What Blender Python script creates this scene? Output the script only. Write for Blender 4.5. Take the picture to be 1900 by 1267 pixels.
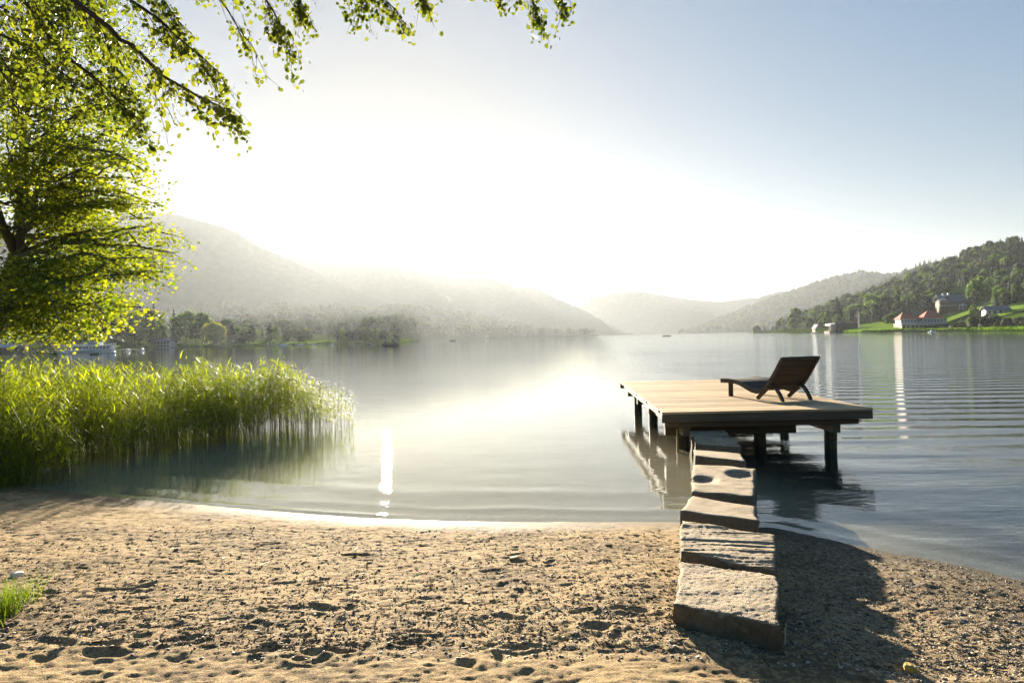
import bpy, bmesh, math, random
import numpy as np
from mathutils import Vector, Matrix

random.seed(7)
RNG = np.random.RandomState(11)
sc = bpy.context.scene
for _o in list(bpy.data.objects):
    bpy.data.objects.remove(_o)
col = sc.collection
rad = math.radians

# ------------------------------------------------------------------ camera
EYE = 1.72
FPX = 24.0 / 36.0 * 1900.0
PITCH = 9.0 / FPX
ROLL = 0.021
_R0 = Vector((1, 0, 0)); _U0 = Vector((0, math.sin(PITCH), math.cos(PITCH))); _F = Vector((0, math.cos(PITCH), -math.sin(PITCH)))
_R = _R0 * math.cos(ROLL) - _U0 * math.sin(ROLL)
_U = _U0 * math.cos(ROLL) + _R0 * math.sin(ROLL)
cam = bpy.data.cameras.new('camera'); camo = bpy.data.objects.new('camera', cam); col.objects.link(camo)
cam.lens = 24.0; cam.sensor_width = 36.0; cam.clip_start = 0.05; cam.clip_end = 30000
m = Matrix.Identity(4)
for i in range(3):
    m[i][0] = _R[i]; m[i][1] = _U[i]; m[i][2] = -_F[i]
m[2][3] = EYE
camo.matrix_world = m
sc.camera = camo

# ------------------------------------------------------------------ sky, sun, exposure
SUN_EL, SUN_AZ = rad(10.7), rad(-10.6)
SKY_K, SKY_S, MIST = 0.75, 1.24, 1.4
w = bpy.data.worlds.new("World"); sc.world = w; w.use_nodes = True
nt = w.node_tree
sky = nt.nodes.new('ShaderNodeTexSky'); sky.sky_type = 'NISHITA'; sky.sun_disc = False
sky.sun_elevation = SUN_EL; sky.sun_rotation = SUN_AZ
sky.air_density = 1.0; sky.dust_density = 0.7; sky.ozone_density = 1.0
hsv = nt.nodes.new('ShaderNodeHueSaturation'); hsv.inputs['Saturation'].default_value = 1.42
nt.links.new(sky.outputs[0], hsv.inputs['Color'])
tint = nt.nodes.new('ShaderNodeMix'); tint.data_type = 'RGBA'; tint.blend_type = 'MULTIPLY'
tint.inputs[0].default_value = 1.0; tint.inputs[7].default_value = (0.72, 0.92, 1.46, 1)
nt.links.new(hsv.outputs[0], tint.inputs[6])
# the thin veil of a misty morning: soft range, c -> S c / (1 + k (c + lum) / 2), and a low band of bright mist round the sun
def _vm(op, a, b=None, c=None, sock=0):
    n_ = nt.nodes.new('ShaderNodeVectorMath'); n_.operation = op
    for i_, v_ in ((0, a), (1, b), (2, c)):
        if v_ is None: continue
        if isinstance(v_, tuple): n_.inputs[i_].default_value = v_
        elif isinstance(v_, float): n_.inputs['Scale'].default_value = v_
        elif op == 'SCALE' and i_ == 1: nt.links.new(v_, n_.inputs['Scale'])
        else: nt.links.new(v_, n_.inputs[i_])
    return n_.outputs['Value'] if op == 'DOT_PRODUCT' else n_.outputs[0]
def _wm(op, a, b=0.0):
    n_ = nt.nodes.new('ShaderNodeMath'); n_.operation = op
    for i_, v_ in ((0, a), (1, b)):
        if isinstance(v_, (int, float)): n_.inputs[i_].default_value = v_
        else: nt.links.new(v_, n_.inputs[i_])
    return n_.outputs[0]
lum = _vm('DOT_PRODUCT', tint.outputs[2], (0.25, 0.6, 0.15))
lumv = nt.nodes.new('ShaderNodeCombineXYZ')
for i_ in range(3): nt.links.new(lum, lumv.inputs[i_])
avg = _vm('SCALE', _vm('ADD', tint.outputs[2], lumv.outputs[0]), 0.5)
den = _vm('MULTIPLY_ADD', avg, (SKY_K,) * 3, (1.0, 1.0, 1.0))
soft = _vm('SCALE', _vm('DIVIDE', tint.outputs[2], den), SKY_S)
tc_ = nt.nodes.new('ShaderNodeTexCoord'); dirn = _vm('NORMALIZE', tc_.outputs['Generated'])
side_ = _vm('DOT_PRODUCT', dirn, (math.cos(SUN_AZ), -math.sin(SUN_AZ), 0.0))
fwd = _vm('DOT_PRODUCT', dirn, (math.sin(SUN_AZ), math.cos(SUN_AZ), 0.0))
upz = _vm('DOT_PRODUCT', dirn, (0.0, 0.0, 1.0))
e1 = _wm('POWER', _wm('DIVIDE', side_, 0.37), 2.0); e1 = _wm('MULTIPLY', _wm('DIVIDE', side_, 0.37), _wm('DIVIDE', side_, 0.37))
up2 = _wm('DIVIDE', _wm('MAXIMUM', _wm('SUBTRACT', upz, 0.08), 0.0), 0.11); e2 = _wm('MULTIPLY', up2, up2)
band = _wm('MULTIPLY', _wm('EXPONENT', _wm('MULTIPLY', _wm('ADD', e1, e2), -1.0)), _wm('MAXIMUM', fwd, 0.0))
fin = _vm('SCALE', soft, _wm('ADD', _wm('MULTIPLY', band, MIST), 1.0))
bg = nt.nodes['Background']; nt.links.new(fin, bg.inputs[0]); bg.inputs[1].default_value = 0.05
sun = bpy.data.lights.new('sun', 'SUN'); suno = bpy.data.objects.new('sun', sun); col.objects.link(suno)
sun.energy = 5.0; sun.angle = rad(0.55); sun.color = (1.0, 0.89, 0.71)
sdir = Vector((math.sin(SUN_AZ) * math.cos(SUN_EL), math.cos(SUN_AZ) * math.cos(SUN_EL), math.sin(SUN_EL)))
suno.rotation_euler = sdir.to_track_quat('Z', 'Y').to_euler()
suno.location = (0, 0, 50)
vs = sc.view_settings
vs.view_transform = 'Standard'; vs.look = 'None'; vs.gamma = 1.0; vs.use_curve_mapping = False
vs.exposure = 2.45
sc.render.engine = 'CYCLES'
cy = sc.cycles
cy.use_denoising = True
cy.max_bounces = 8; cy.diffuse_bounces = 3; cy.glossy_bounces = 4; cy.transmission_bounces = 6
cy.transparent_max_bounces = 16; cy.volume_bounces = 1
cy.sample_clamp_indirect = 6.0; cy.sample_clamp_direct = 40.0
cy.caustics_reflective = False; cy.caustics_refractive = False

HAZE_DENSITY = 5.2e-5
HAZE_G = 0.47

# ------------------------------------------------------------------ placing
def ray(px, py):
    return _F + _R * ((px - 950.0) / FPX) - _U * ((py - 633.5) / FPX)
def at(px, py, z=None, y=None):
    d = ray(px, py)
    t = (z - EYE) / d.z if z is not None else y / d.y
    return Vector((0, 0, EYE)) + d * t
def hor(px):
    return 624.5 - ROLL * (px - 950.0)

# ------------------------------------------------------------------ noise
def _h(ix, iy, seed):
    n = (ix.astype(np.int64) * 374761393 + iy.astype(np.int64) * 668265263 + seed * 1442695041) & 0x7fffffff
    n = ((n ^ (n >> 13)) * 1274126177) & 0x7fffffff
    n = (n ^ (n >> 16)) & 0x7fffffff
    return n / float(0x7fffffff)
def vnoise(x, y, s, seed=0):
    x = np.asarray(x, float) / s; y = np.asarray(y, float) / s
    ix = np.floor(x); iy = np.floor(y); fx = x - ix; fy = y - iy
    fx = fx * fx * (3 - 2 * fx); fy = fy * fy * (3 - 2 * fy)
    a = _h(ix, iy, seed); b = _h(ix + 1, iy, seed); c = _h(ix, iy + 1, seed); d = _h(ix + 1, iy + 1, seed)
    return (a * (1 - fx) + b * fx) * (1 - fy) + (c * (1 - fx) + d * fx) * fy - 0.5
def fbm(x, y, s, octv=4, seed=0):
    r = 0; a = 1.0
    for k in range(octv):
        r = r + a * vnoise(x + 13.7 * k, y - 7.1 * k, s, seed + k); a *= 0.5; s *= 0.5
    return r

# ------------------------------------------------------------------ mesh helpers
def mesh_np(name, verts, faces, mat=None, smooth=False):
    """faces: list of (N,k) arrays"""
    me = bpy.data.meshes.new(name)
    verts = np.asarray(verts, dtype=np.float32)
    if isinstance(faces, np.ndarray): faces = [faces]
    faces = [np.asarray(f, dtype=np.int32) for f in faces if len(f)]
    nl = sum(f.size for f in faces); nf = sum(len(f) for f in faces)
    me.vertices.add(len(verts)); me.vertices.foreach_set('co', verts.ravel())
    me.loops.add(nl); me.polygons.add(nf)
    me.loops.foreach_set('vertex_index', np.concatenate([f.ravel() for f in faces]))
    tot = np.concatenate([np.full(len(f), f.shape[1], np.int32) for f in faces])
    st = np.concatenate([[0], np.cumsum(tot)[:-1]]).astype(np.int32)
    me.polygons.foreach_set('loop_start', st)
    me.update(calc_edges=True)
    if smooth: me.polygons.foreach_set('use_smooth', np.ones(nf, bool))
    me.validate()
    if mat: me.materials.append(mat)
    return me
def link(name, me, parent=None, loc=(0, 0, 0)):
    o = bpy.data.objects.new(name, me); col.objects.link(o); o.location = loc
    if parent: o.parent = parent
    return o
def tag(o, label=None, cat=None, group=None, kind=None):
    if label: o['label'] = label
    if cat: o['category'] = cat
    if group: o['group'] = group
    if kind: o['kind'] = kind
    return o
def empty(name, loc, label, cat, group=None, rz=0.0, scale=1.0):
    o = bpy.data.objects.new(name, None); col.objects.link(o); o.empty_display_size = 0.2
    o.location = loc; o.rotation_euler = (0, 0, rz); o.scale = (scale,) * 3
    return tag(o, label, cat, group)
def copy_tree(o, parent=None):
    c = o.copy(); col.objects.link(c)
    if parent: c.parent = parent
    for ch in o.children: copy_tree(ch, c)
    return c

class MB:
    """collects boxes, tubes, polygons in plain lists and builds ONE mesh"""
    def __init__(s): s.v = []; s.f = []
    def add(s, vs, fs):
        b = len(s.v); s.v += [tuple(p) for p in vs]; s.f += [tuple(b + i for i in f) for f in fs]; return s
    def hexa(s, p):
        return s.add(p, [(0, 3, 2, 1), (4, 5, 6, 7), (0, 1, 5, 4), (1, 2, 6, 5), (2, 3, 7, 6), (3, 0, 4, 7)])
    def box(s, a, b):
        (x0, y0, z0), (x1, y1, z1) = a, b
        return s.hexa([(x0, y0, z0), (x1, y0, z0), (x1, y1, z0), (x0, y1, z0), (x0, y0, z1), (x1, y0, z1), (x1, y1, z1), (x0, y1, z1)])
    def bar(s, p, q, w_, h_, up=(0, 0, 1)):
        p = Vector(p); q = Vector(q); d = (q - p).normalized(); u = Vector(up)
        if abs(d.dot(u)) > 0.98: u = Vector((0, 1, 0))
        r = d.cross(u).normalized(); u = r.cross(d).normalized()
        r = r * w_ / 2; u = u * h_ / 2
        return s.hexa([p - r - u, p + r - u, q + r - u, q - r - u, p - r + u, p + r + u, q + r + u, q - r + u])
    def tube(s, pts, rs, n=6, cap=True):
        pts = [Vector(p) for p in pts]
        if not isinstance(rs, (list, tuple)): rs = [rs] * len(pts)
        b = len(s.v); ref = Vector((0.13, 0.27, 0.95)).normalized()
        for i, p in enumerate(pts):
            d = (pts[min(i + 1, len(pts) - 1)] - pts[max(i - 1, 0)])
            d = d.normalized() if d.length > 1e-9 else Vector((0, 0, 1))
            r = d.cross(ref)
            if r.length < 0.05: r = d.cross(Vector((1, 0, 0)))
            r.normalize(); u = r.cross(d)
            for k in range(n):
                a = 2 * math.pi * k / n
                s.v.append(tuple(p + (r * math.cos(a) + u * math.sin(a)) * rs[i]))
        for i in range(len(pts) - 1):
            for k in range(n):
                a0 = b + i * n + k; a1 = b + i * n + (k + 1) % n
                s.f.append((a0, a1, a1 + n, a0 + n))
        if cap:
            s.f.append(tuple(b + k for k in range(n))[::-1]); s.f.append(tuple(b + (len(pts) - 1) * n + k for k in range(n)))
        return s
    def lathe(s, prof, n=12, c=(0, 0, 0)):
        b = len(s.v)
        for r, z in prof:
            for k in range(n):
                a = 2 * math.pi * k / n
                s.v.append((c[0] + r * math.cos(a), c[1] + r * math.sin(a), c[2] + z))
        for i in range(len(prof) - 1):
            for k in range(n):
                a0 = b + i * n + k; a1 = b + i * n + (k + 1) % n
                s.f.append((a0, a1, a1 + n, a0 + n))
        s.f.append(tuple(b + k for k in range(n))[::-1]); s.f.append(tuple(b + (len(prof) - 1) * n + k for k in range(n)))
        return s
    def mesh(s, name, mat, bevel=0.0, smooth=False):
        me = bpy.data.meshes.new(name); me.from_pydata(s.v, [], s.f); me.update()
        if bevel:
            bm = bmesh.new(); bm.from_mesh(me)
            bmesh.ops.bevel(bm, geom=bm.edges[:], offset=bevel, segments=1, affect='EDGES', clamp_overlap=True)
            bm.to_mesh(me); bm.free()
        if smooth: me.polygons.foreach_set('use_smooth', [True] * len(me.polygons))
        if mat: me.materials.append(mat)
        return me
    def build(s, name, mat, parent=None, bevel=0.0, smooth=False, loc=(0, 0, 0)):
        return link(name, s.mesh(name, mat, bevel, smooth), parent, loc)

# ------------------------------------------------------------------ materials
class NT:
    def __init__(s, name):
        s.m = bpy.data.materials.new(name); s.m.use_nodes = True; s.t = s.m.node_tree; s.t.nodes.clear()
        s.out = s.t.nodes.new('ShaderNodeOutputMaterial')
    def n(s, typ, **kw):
        nd = s.t.nodes.new('ShaderNode' + typ)
        for k, v in kw.items():
            if k in ('inp',): continue
            setattr(nd, k, v)
        for k, v in kw.get('inp', {}).items():
            if isinstance(v, bpy.types.NodeSocket): s.t.links.new(v, nd.inputs[k])
            else: nd.inputs[k].default_value = v
        return nd
    def surf(s, sock): s.t.links.new(sock, s.out.inputs['Surface']); return s.m
    def noise(s, vec, scale, detail=4, rough=0.55, dist=0.0):
        return s.n('TexNoise', inp={'Vector': vec, 'Scale': scale, 'Detail': detail, 'Roughness': rough, 'Distortion': dist}).outputs['Fac']
    def ramp(s, fac, stops):
        r = s.n('ValToRGB', inp={'Fac': fac}); e = r.color_ramp.elements
        while len(e) < len(stops): e.new(0.5)
        for i, (p, c) in enumerate(stops):
            e[i].position = p; e[i].color = (c[0], c[1], c[2], 1) if not isinstance(c, (int, float)) else (c, c, c, 1)
        return r.outputs['Color']
    def math(s, op, a, b=0.0, c=0.0):
        return s.n('Math', operation=op, inp={0: a, 1: b, 2: c}).outputs[0]
    def mix(s, fac, a, b, blend='MIX'):
        nd = s.n('Mix', data_type='RGBA', blend_type=blend)
        for i, v in ((0, fac), (6, a), (7, b)):
            if isinstance(v, bpy.types.NodeSocket): s.t.links.new(v, nd.inputs[i])
            else: nd.inputs[i].default_value = v if i == 0 else (v[0], v[1], v[2], 1)
        return nd.outputs[2]
    def bump(s, h, dist=0.01, strength=1.0, normal=None):
        i = {'Height': h, 'Distance': dist, 'Strength': strength}
        if normal is not None: i['Normal'] = normal
        return s.n('Bump', inp=i).outputs[0]
    def coord(s): return s.n('TexCoord').outputs['Object']
    def pos(s): return s.n('NewGeometry').outputs['Position']
    def mapping(s, vec, scale=(1, 1, 1), rot=(0, 0, 0)):
        return s.n('Mapping', inp={'Vector': vec, 'Scale': scale, 'Rotation': rot}).outputs[0]

def plain(name, c, rough=0.7, var=0.15, scale=3.0, metal=0.0, bump=0.0, spec=0.3):
    t = NT(name); co = t.coord()
    f = t.noise(co, scale, 5)
    lo = tuple(v * (1 - var) for v in c); hi = tuple(min(1, v * (1 + var)) for v in c)
    cc = t.ramp(f, [(0.3, lo), (0.7, hi)])
    b = t.n('BsdfPrincipled', inp={'Base Color': cc, 'Roughness': rough, 'Metallic': metal, 'Specular IOR Level': spec})
    if bump: t.t.links.new(t.bump(f, bump), b.inputs['Normal'])
    return t.surf(b.outputs[0])

def leaf_mat(name, dark, light, trans=0.5, tcol=None, nscale=0.6, rnd=0.3, rough=0.5, hi=0.85):
    """leaf: diffuse + translucent; colour varies leaf by leaf"""
    t = NT(name)
    g = t.n('NewGeometry'); oi = t.n('ObjectInfo')
    isl = g.outputs['Random Per Island']
    big = t.noise(g.outputs['Position'], nscale, 3)
    f = t.math('ADD', t.math('MULTIPLY', isl, 0.55), t.math('MULTIPLY', t.math('SUBTRACT', big, 0.28), 1.0))
    f = t.math('ADD', f, t.math('MULTIPLY', t.math('SUBTRACT', oi.outputs['Random'], 0.5), rnd))
    c = t.ramp(f, [(0.15, dark), (hi, light)])
    d = t.n('BsdfPrincipled', inp={'Base Color': c, 'Roughness': rough, 'Specular IOR Level': 0.25})
    tc = tcol or (1.25, 1.15, 0.45)
    c2 = t.mix(1.0, c, tc, 'MULTIPLY')
    tr = t.n('BsdfTranslucent', inp={'Color': c2})
    mx = t.n('MixShader', inp={0: trans, 1: d.outputs[0], 2: tr.outputs[0]})
    return t.surf(mx.outputs[0])

M = {}
M['maple_leaf'] = leaf_mat('maple_leaf', (0.055, 0.11, 0.012), (0.35, 0.37, 0.035), 0.60, (1.5, 1.4, 0.4), 0.5, 0.0, 0.5, 1.05)
M['alder_leaf'] = leaf_mat('alder_leaf', (0.035, 0.065, 0.012), (0.16, 0.19, 0.03), 0.5, (1.5, 1.35, 0.4), 1.2, 0.15)
M['reed_leaf'] = leaf_mat('reed_leaf', (0.06, 0.115, 0.010), (0.32, 0.39, 0.03), 0.62, (1.6, 1.45, 0.3), 0.8, 0.1)
M['reed_stem'] = plain('reed_stem', (0.13, 0.10, 0.03), 0.6, 0.4, 2.0)
M['grass'] = leaf_mat('grass_blade', (0.06, 0.12, 0.012), (0.22, 0.30, 0.03), 0.5, None, 1.5, 0.1)
M['far_leaf'] = leaf_mat('far_leaf', (0.008, 0.020, 0.006), (0.040, 0.070, 0.013), 0.25, (1.3, 1.25, 0.5), 0.02, 0.75, 0.7)
M['far_leaf_light'] = leaf_mat('far_leaf_light', (0.03, 0.080, 0.008), (0.13, 0.23, 0.022), 0.35, (1.3, 1.25, 0.45), 0.05, 0.5, 0.7)
M['willow_leaf'] = leaf_mat('willow_leaf', (0.16, 0.19, 0.04), (0.40, 0.40, 0.09), 0.4, (1.2, 1.15, 0.5), 0.05, 0.2, 0.7)
M['conifer'] = leaf_mat('conifer_needles', (0.006, 0.016, 0.007), (0.022, 0.045, 0.014), 0.15, (1.1, 1.1, 0.6), 0.02, 0.5, 0.7)

def bark(name, a, b, sc_=6.0):
    t = NT(name); co = t.mapping(t.coord(), (1, 1, 0.25))
    f = t.noise(co, sc_ * 3, 8, 0.65)
    g = t.noise(co, sc_ * 0.4, 3)
    c = t.mix(g, t.ramp(f, [(0.3, a), (0.7, b)]), (0.10, 0.11, 0.06))
    p = t.n('BsdfPrincipled', inp={'Base Color': c, 'Roughness': 0.9, 'Normal': t.bump(f, 0.03)})
    return t.surf(p.outputs[0])
M['bark'] = bark('dark_bark', (0.025, 0.020, 0.014), (0.09, 0.07, 0.05))
M['twig'] = plain('twig_bark', (0.05, 0.035, 0.022), 0.8, 0.4, 20)

# ================================================================== THE SHORE
_sh_px = [(0, 902), (60, 905), (130, 912), (200, 921), (300, 930), (380, 938), (450, 944), (520, 949), (600, 955), (700, 962),
          (820, 966), (950, 968), (1100, 969), (1260, 968), (1440, 978), (1560, 1005), (1700, 1033), (1800, 1053), (1900, 1077)]
_sh = [at(px, py, z=0.0) for px, py in _sh_px]
SHORE = [(-120.0, 34.0), (-60.0, 31.0), (-30.0, 27.0), (-20.0, 22.0), (-14.0, 17.0), (-10.6, 12.5), (-8.3, 9.4)] + [(p.x, p.y) for p in _sh] + \
        [(4.6, 3.6), (6.2, 1.6), (9.0, -1.6), (16.0, -9.0), (70.0, -60.0)]
def shore_dist(x, y):
    """signed distance to the waterline, positive on land"""
    x = np.asarray(x, float); y = np.asarray(y, float)
    best = np.full(x.shape, 1e9); inside = np.zeros(x.shape, bool)
    P = SHORE
    for (ax, ay), (bx, by) in zip(P[:-1], P[1:]):
        dx, dy = bx - ax, by - ay
        t = np.clip(((x - ax) * dx + (y - ay) * dy) / (dx * dx + dy * dy), 0, 1)
        best = np.minimum(best, (x - ax - t * dx) ** 2 + (y - ay - t * dy) ** 2)
    Q = P + [(70.0, -200.0), (-300.0, -200.0), (-300.0, 34.0)]
    for (ax, ay), (bx, by) in zip(Q, Q[1:] + Q[:1]):
        if abs(by - ay) < 1e-9: continue
        c = ((ay > y) != (by > y)) & (x < (bx - ax) * (y - ay) / (by - ay) + ax)
        inside ^= c
    d = np.sqrt(best)
    return np.where(inside, d, -d)
def base_h(x, y):
    s = shore_dist(x, y)
    z = np.where(s > 0, 0.085 * s, 0.075 * s)
    z = np.where(s > 4.0, 0.34 + 0.05 * (s - 4.0), z)
    z = np.minimum(z, 1.6)
    z = np.where(z < -0.5, -0.5 + (z + 0.5) * 0.6, z)
    z = np.maximum(z, -2.4)
    # the sand is scooped out on the water side of the stepping stones' right
    z = z - 0.06 * np.exp(-(((x - 1.95) / 0.45) ** 2 + ((y - 4.0) / 1.1) ** 2))
    z = z + 0.035 * np.exp(-(((x - 0.7) / 0.5) ** 2 + ((y - 4.4) / 1.0) ** 2))
    return z
FOOT = []
for k in range(100):
    if k < 150: px_, py_ = random.uniform(-80, 1200), 1267 - 230 * abs(random.gauss(0, 0.75))
    else: px_, py_ = random.uniform(0, 1900), random.uniform(1000, 1290)
    if py_ < 985: continue
    q = at(px_, py_, z=0.2)
    FOOT.append((q.x, q.y, random.uniform(-0.5, 0.5) + 1.3 * (random.random() < .3), random.uniform(0.04, 0.10), random.uniform(0.025, 0.045), random.uniform(0.005, 0.016)))
def ground_h(x, y):
    x = np.asarray(x, float); y = np.asarray(y, float)
    z = base_h(x, y)
    land = np.clip((z + 0.0) / 0.05, 0, 1)
    r = 0.014 * fbm(x, y * 1.2, 0.6, 3, 5) + 0.009 * fbm(x, y * 1.5, 0.15, 3, 9)
    r = r + 0.0085 * fbm(x * 0.7 + 0.5 * y, y * 1.5 - 0.2 * x, 0.045, 3, 21)
    r = r + 0.006 * (0.5 - np.abs(vnoise(x, y, 0.035, 33)) * 2)
    z = z + r * (0.12 + 0.88 * land)
    for fx, fy, a, l, w_, dp in FOOT:
        sel = (np.abs(x - fx) < 0.35) & (np.abs(y - fy) < 0.35)
        if not sel.any(): continue
        dx = x[sel] - fx; dy = y[sel] - fy
        u = dx * math.cos(a) + dy * math.sin(a); v = -dx * math.sin(a) + dy * math.cos(a)
        q = (u / l) ** 2 + (v / w_) ** 2
        z[sel] += -dp * np.exp(-q ** 1.5) + 0.45 * dp * np.exp(-((np.sqrt(q) - 1.45) / 0.35) ** 2)
    return z
def gz(x, y): return float(ground_h(np.array([x]), np.array([y]))[0])

def axis(breaks):
    out = [breaks[0][0]]
    for (a, _), (b, st) in zip(breaks[:-1], breaks[1:]):
        n = max(1, int(round((b - a) / st)))
        out += list(np.linspace(a, b, n + 1)[1:])
    return np.array(out)
def grid_mesh(name, xs, ys, hf, mat, smooth=True):
    X, Y = np.meshgrid(xs, ys); Z = hf(X.ravel(), Y.ravel())
    V = np.stack([X.ravel(), Y.ravel(), Z], 1)
    nx, ny = len(xs), len(ys)
    i = np.arange(nx - 1); j = np.arange(ny - 1); I, J = np.meshgrid(i, j)
    a = (J * nx + I).ravel()
    F = np.stack([a, a + 1, a + 1 + nx, a + nx], 1)
    return mesh_np(name, V, F, mat, smooth)

# ---- sand material
t = NT('sand'); p = t.pos()
sx = t.n('SeparateXYZ', inp={0: p})
big = t.noise(p, 1.1, 4); mid = t.noise(p, 9.0, 5, 0.6); fine = t.noise(p, 120.0, 4, 0.7); fine2 = t.noise(p, 420.0, 2, 0.6)
vor = t.n('TexVoronoi', inp={'Vector': p, 'Scale': 150.0}); vor2 = t.n('TexVoronoi', inp={'Vector': p, 'Scale': 60.0})
grain = t.ramp(fine, [(0.25, (0.19, 0.125, 0.055)), (0.5, (0.43, 0.31, 0.155)), (0.78, (0.63, 0.475, 0.265))])
patch = t.ramp(mid, [(0.3, (0.62, 0.58, 0.52)), (0.6, (1, 1, 1))])
c = t.mix(0.8, grain, patch, 'MULTIPLY')
c = t.mix(t.math('MULTIPLY', t.n('SeparateColor', inp={0: vor.outputs['Color']}).outputs[0], 0.35), c, vor.outputs['Color'], 'SOFT_LIGHT')
# gravel grows stronger towards the right end of the beach
rt = t.n('MapRange', inp={0: sx.outputs[0], 1: 1.3, 2: 2.7, 3: 0.0, 4: 0.92}).outputs[0]
gr = t.math('MULTIPLY', rt, t.ramp(t.n('SeparateColor', inp={0: vor2.outputs['Color']}).outputs[1], [(0.3, 0.3), (0.6, 1.0)]))
c = t.mix(gr, c, t.ramp(t.n('SeparateColor', inp={0: vor2.outputs['Color']}).outputs[0], [(0.0, (0.05, 0.04, 0.028)), (0.55, (0.16, 0.125, 0.085)), (0.95, (0.46, 0.40, 0.32))]))
deb = t.ramp(t.math('ADD', t.math('MULTIPLY', big, 0.5), t.math('MULTIPLY', t.noise(p, 26.0, 6, 0.7), 0.6)), [(0.54, 0.0), (0.64, 0.75)])
c = t.mix(deb, c, (0.10, 0.07, 0.04))
wet = t.n('MapRange', inp={0: t.math('ADD', sx.outputs[2], t.math('MULTIPLY', t.math('SUBTRACT', mid, 0.5), 0.03)), 1: 0.012, 2: 0.05, 3: 1.0, 4: 0.0}).outputs[0]
c = t.mix(t.math('MULTIPLY', wet, 0.62), c, (0.075, 0.055, 0.03))
# algae and silt on the lake bed, deeper down
deep = t.n('MapRange', inp={0: sx.outputs[2], 1: -0.40, 2: -1.6, 3: 0.0, 4: 1.0}).outputs[0]
bed = t.ramp(t.noise(p, 0.7, 4), [(0.35, (0.20, 0.17, 0.055)), (0.65, (0.34, 0.28, 0.12))])
c = t.mix(t.n('MapRange', inp={0: sx.outputs[2], 1: -0.02, 2: -0.12, 3: 0.0, 4: 1.0}).outputs[0], c, bed)
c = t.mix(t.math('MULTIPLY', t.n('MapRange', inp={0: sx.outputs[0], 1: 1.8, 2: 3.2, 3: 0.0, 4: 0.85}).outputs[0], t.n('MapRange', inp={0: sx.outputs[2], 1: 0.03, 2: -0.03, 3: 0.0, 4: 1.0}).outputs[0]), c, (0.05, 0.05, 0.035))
c = t.mix(deep, c, (0.012, 0.022, 0.016))
rg = t.n('MapRange', inp={0: wet, 1: 0.0, 2: 1.0, 3: 0.95, 4: 0.7}).outputs[0]
hgt = t.math('ADD', t.math('MULTIPLY', fine, 0.7), t.math('MULTIPLY', vor.outputs['Distance'], 0.6))
b1 = t.bump(hgt, 0.008, 1.0)
b2 = t.bump(fine2, 0.003, 1.0, b1)
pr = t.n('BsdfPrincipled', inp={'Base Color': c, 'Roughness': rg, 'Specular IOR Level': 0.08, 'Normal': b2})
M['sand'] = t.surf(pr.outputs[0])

xs = axis([(-90, 0), (-30, 6.0), (-14, 0.8), (-7, 0.12), (-5.0, 0.03), (4.6, 0.0135), (7, 0.035), (12, 0.3), (30, 1.5), (90, 6.0)])
ys = axis([(-30, 0), (0, 3), (2.3, 0.2), (4.0, 0.0125), (6.0, 0.016), (8.6, 0.024), (13, 0.12), (30, 1.0), (160, 6.0)])
sand = link('beach', grid_mesh('beach', xs, ys, ground_h, M['sand']))
tag(sand, kind='structure')

t = NT('lake_bed'); bb = t.n('BsdfPrincipled', inp={'Base Color': (0.012, 0.022, 0.016, 1), 'Roughness': 0.95})
M['bed'] = t.surf(bb.outputs[0])
bedb = MB().add([(-4600, -4600, -2.6), (4600, -4600, -2.6), (4600, 4600, -2.6), (-4600, 4600, -2.6)], [(0, 1, 2, 3)])
tag(bedb.build('lake_bed', M['bed']), kind='structure')

# ---- water: one sheet, real small waves near the camera, fine ripples as relief
def water_h(x, y):
    s = -shore_dist(x, y)                      # positive out in the water
    wob = 0.10 * vnoise(x, y, 1.3, 71) + 0.05 * vnoise(x, y, 0.4, 72)
    z = 0.006 * np.exp(-((s - 0.10 + wob) / 0.05) ** 2) * (0.5 + vnoise(x, y, 0.9, 75)) * 1.6
    z += 0.006 * np.exp(-((s - 0.42 + wob * 1.6) / 0.11) ** 2) * np.clip(0.6 + 1.2 * vnoise(x, y, 1.5, 77), 0, 1)
    z += 0.004 * np.exp(-((s - 1.1 + wob * 2.5) / 0.2) ** 2)
    near = np.clip(1 - np.abs(s) / 8.0, 0, 1)
    z += 0.003 * fbm(x, y * 2.2, 0.9, 2, 78) * near
    far = np.clip((s - 60) / 60, 0, 1)
    return z * (1 - far)
t = NT('water'); p = t.pos(); sx = t.n('SeparateXYZ', inp={0: p})
X_, Y_ = sx.outputs[0], sx.outputs[1]
n1 = t.noise(t.mapping(p, (0.35, 1.3, 1.0)), 1.6, 3, 0.5)
n2 = t.noise(t.mapping(p, (0.8, 2.4, 1.0), (0, 0, 0.2)), 5.0, 3, 0.5)
n3 = t.noise(t.mapping(p, (1.0, 1.6, 1.0), (0, 0, -0.35)), 16.0, 2, 0.5)
wave = t.n('TexWave', wave_type='BANDS', bands_direction='Y', wave_profile='SIN',
           inp={'Vector': t.mapping(p, (1, 1, 1), (0, 0, 0.10)), 'Scale': 0.30, 'Distortion': 4.5, 'Detail': 3.0, 'Detail Scale': 0.45}).outputs['Fac']
lanes = t.noise(t.mapping(p, (0.03, 0.045, 1.0)), 1.0, 3, 0.5)
calm = t.ramp(lanes, [(0.35, 0.35), (0.62, 1.0)])
rightm = t.n('MapRange', interpolation_type='SMOOTHSTEP', inp={0: t.math('SUBTRACT', X_, t.math('MULTIPLY', Y_, 0.12)), 1: 0.3, 2: 5.0, 3: 0.0, 4: 1.0}).outputs[0]
nearm = t.n('MapRange', interpolation_type='SMOOTHSTEP', inp={0: Y_, 1: 6.0, 2: 16.0, 3: 0.22, 4: 1.0}).outputs[0]
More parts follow.
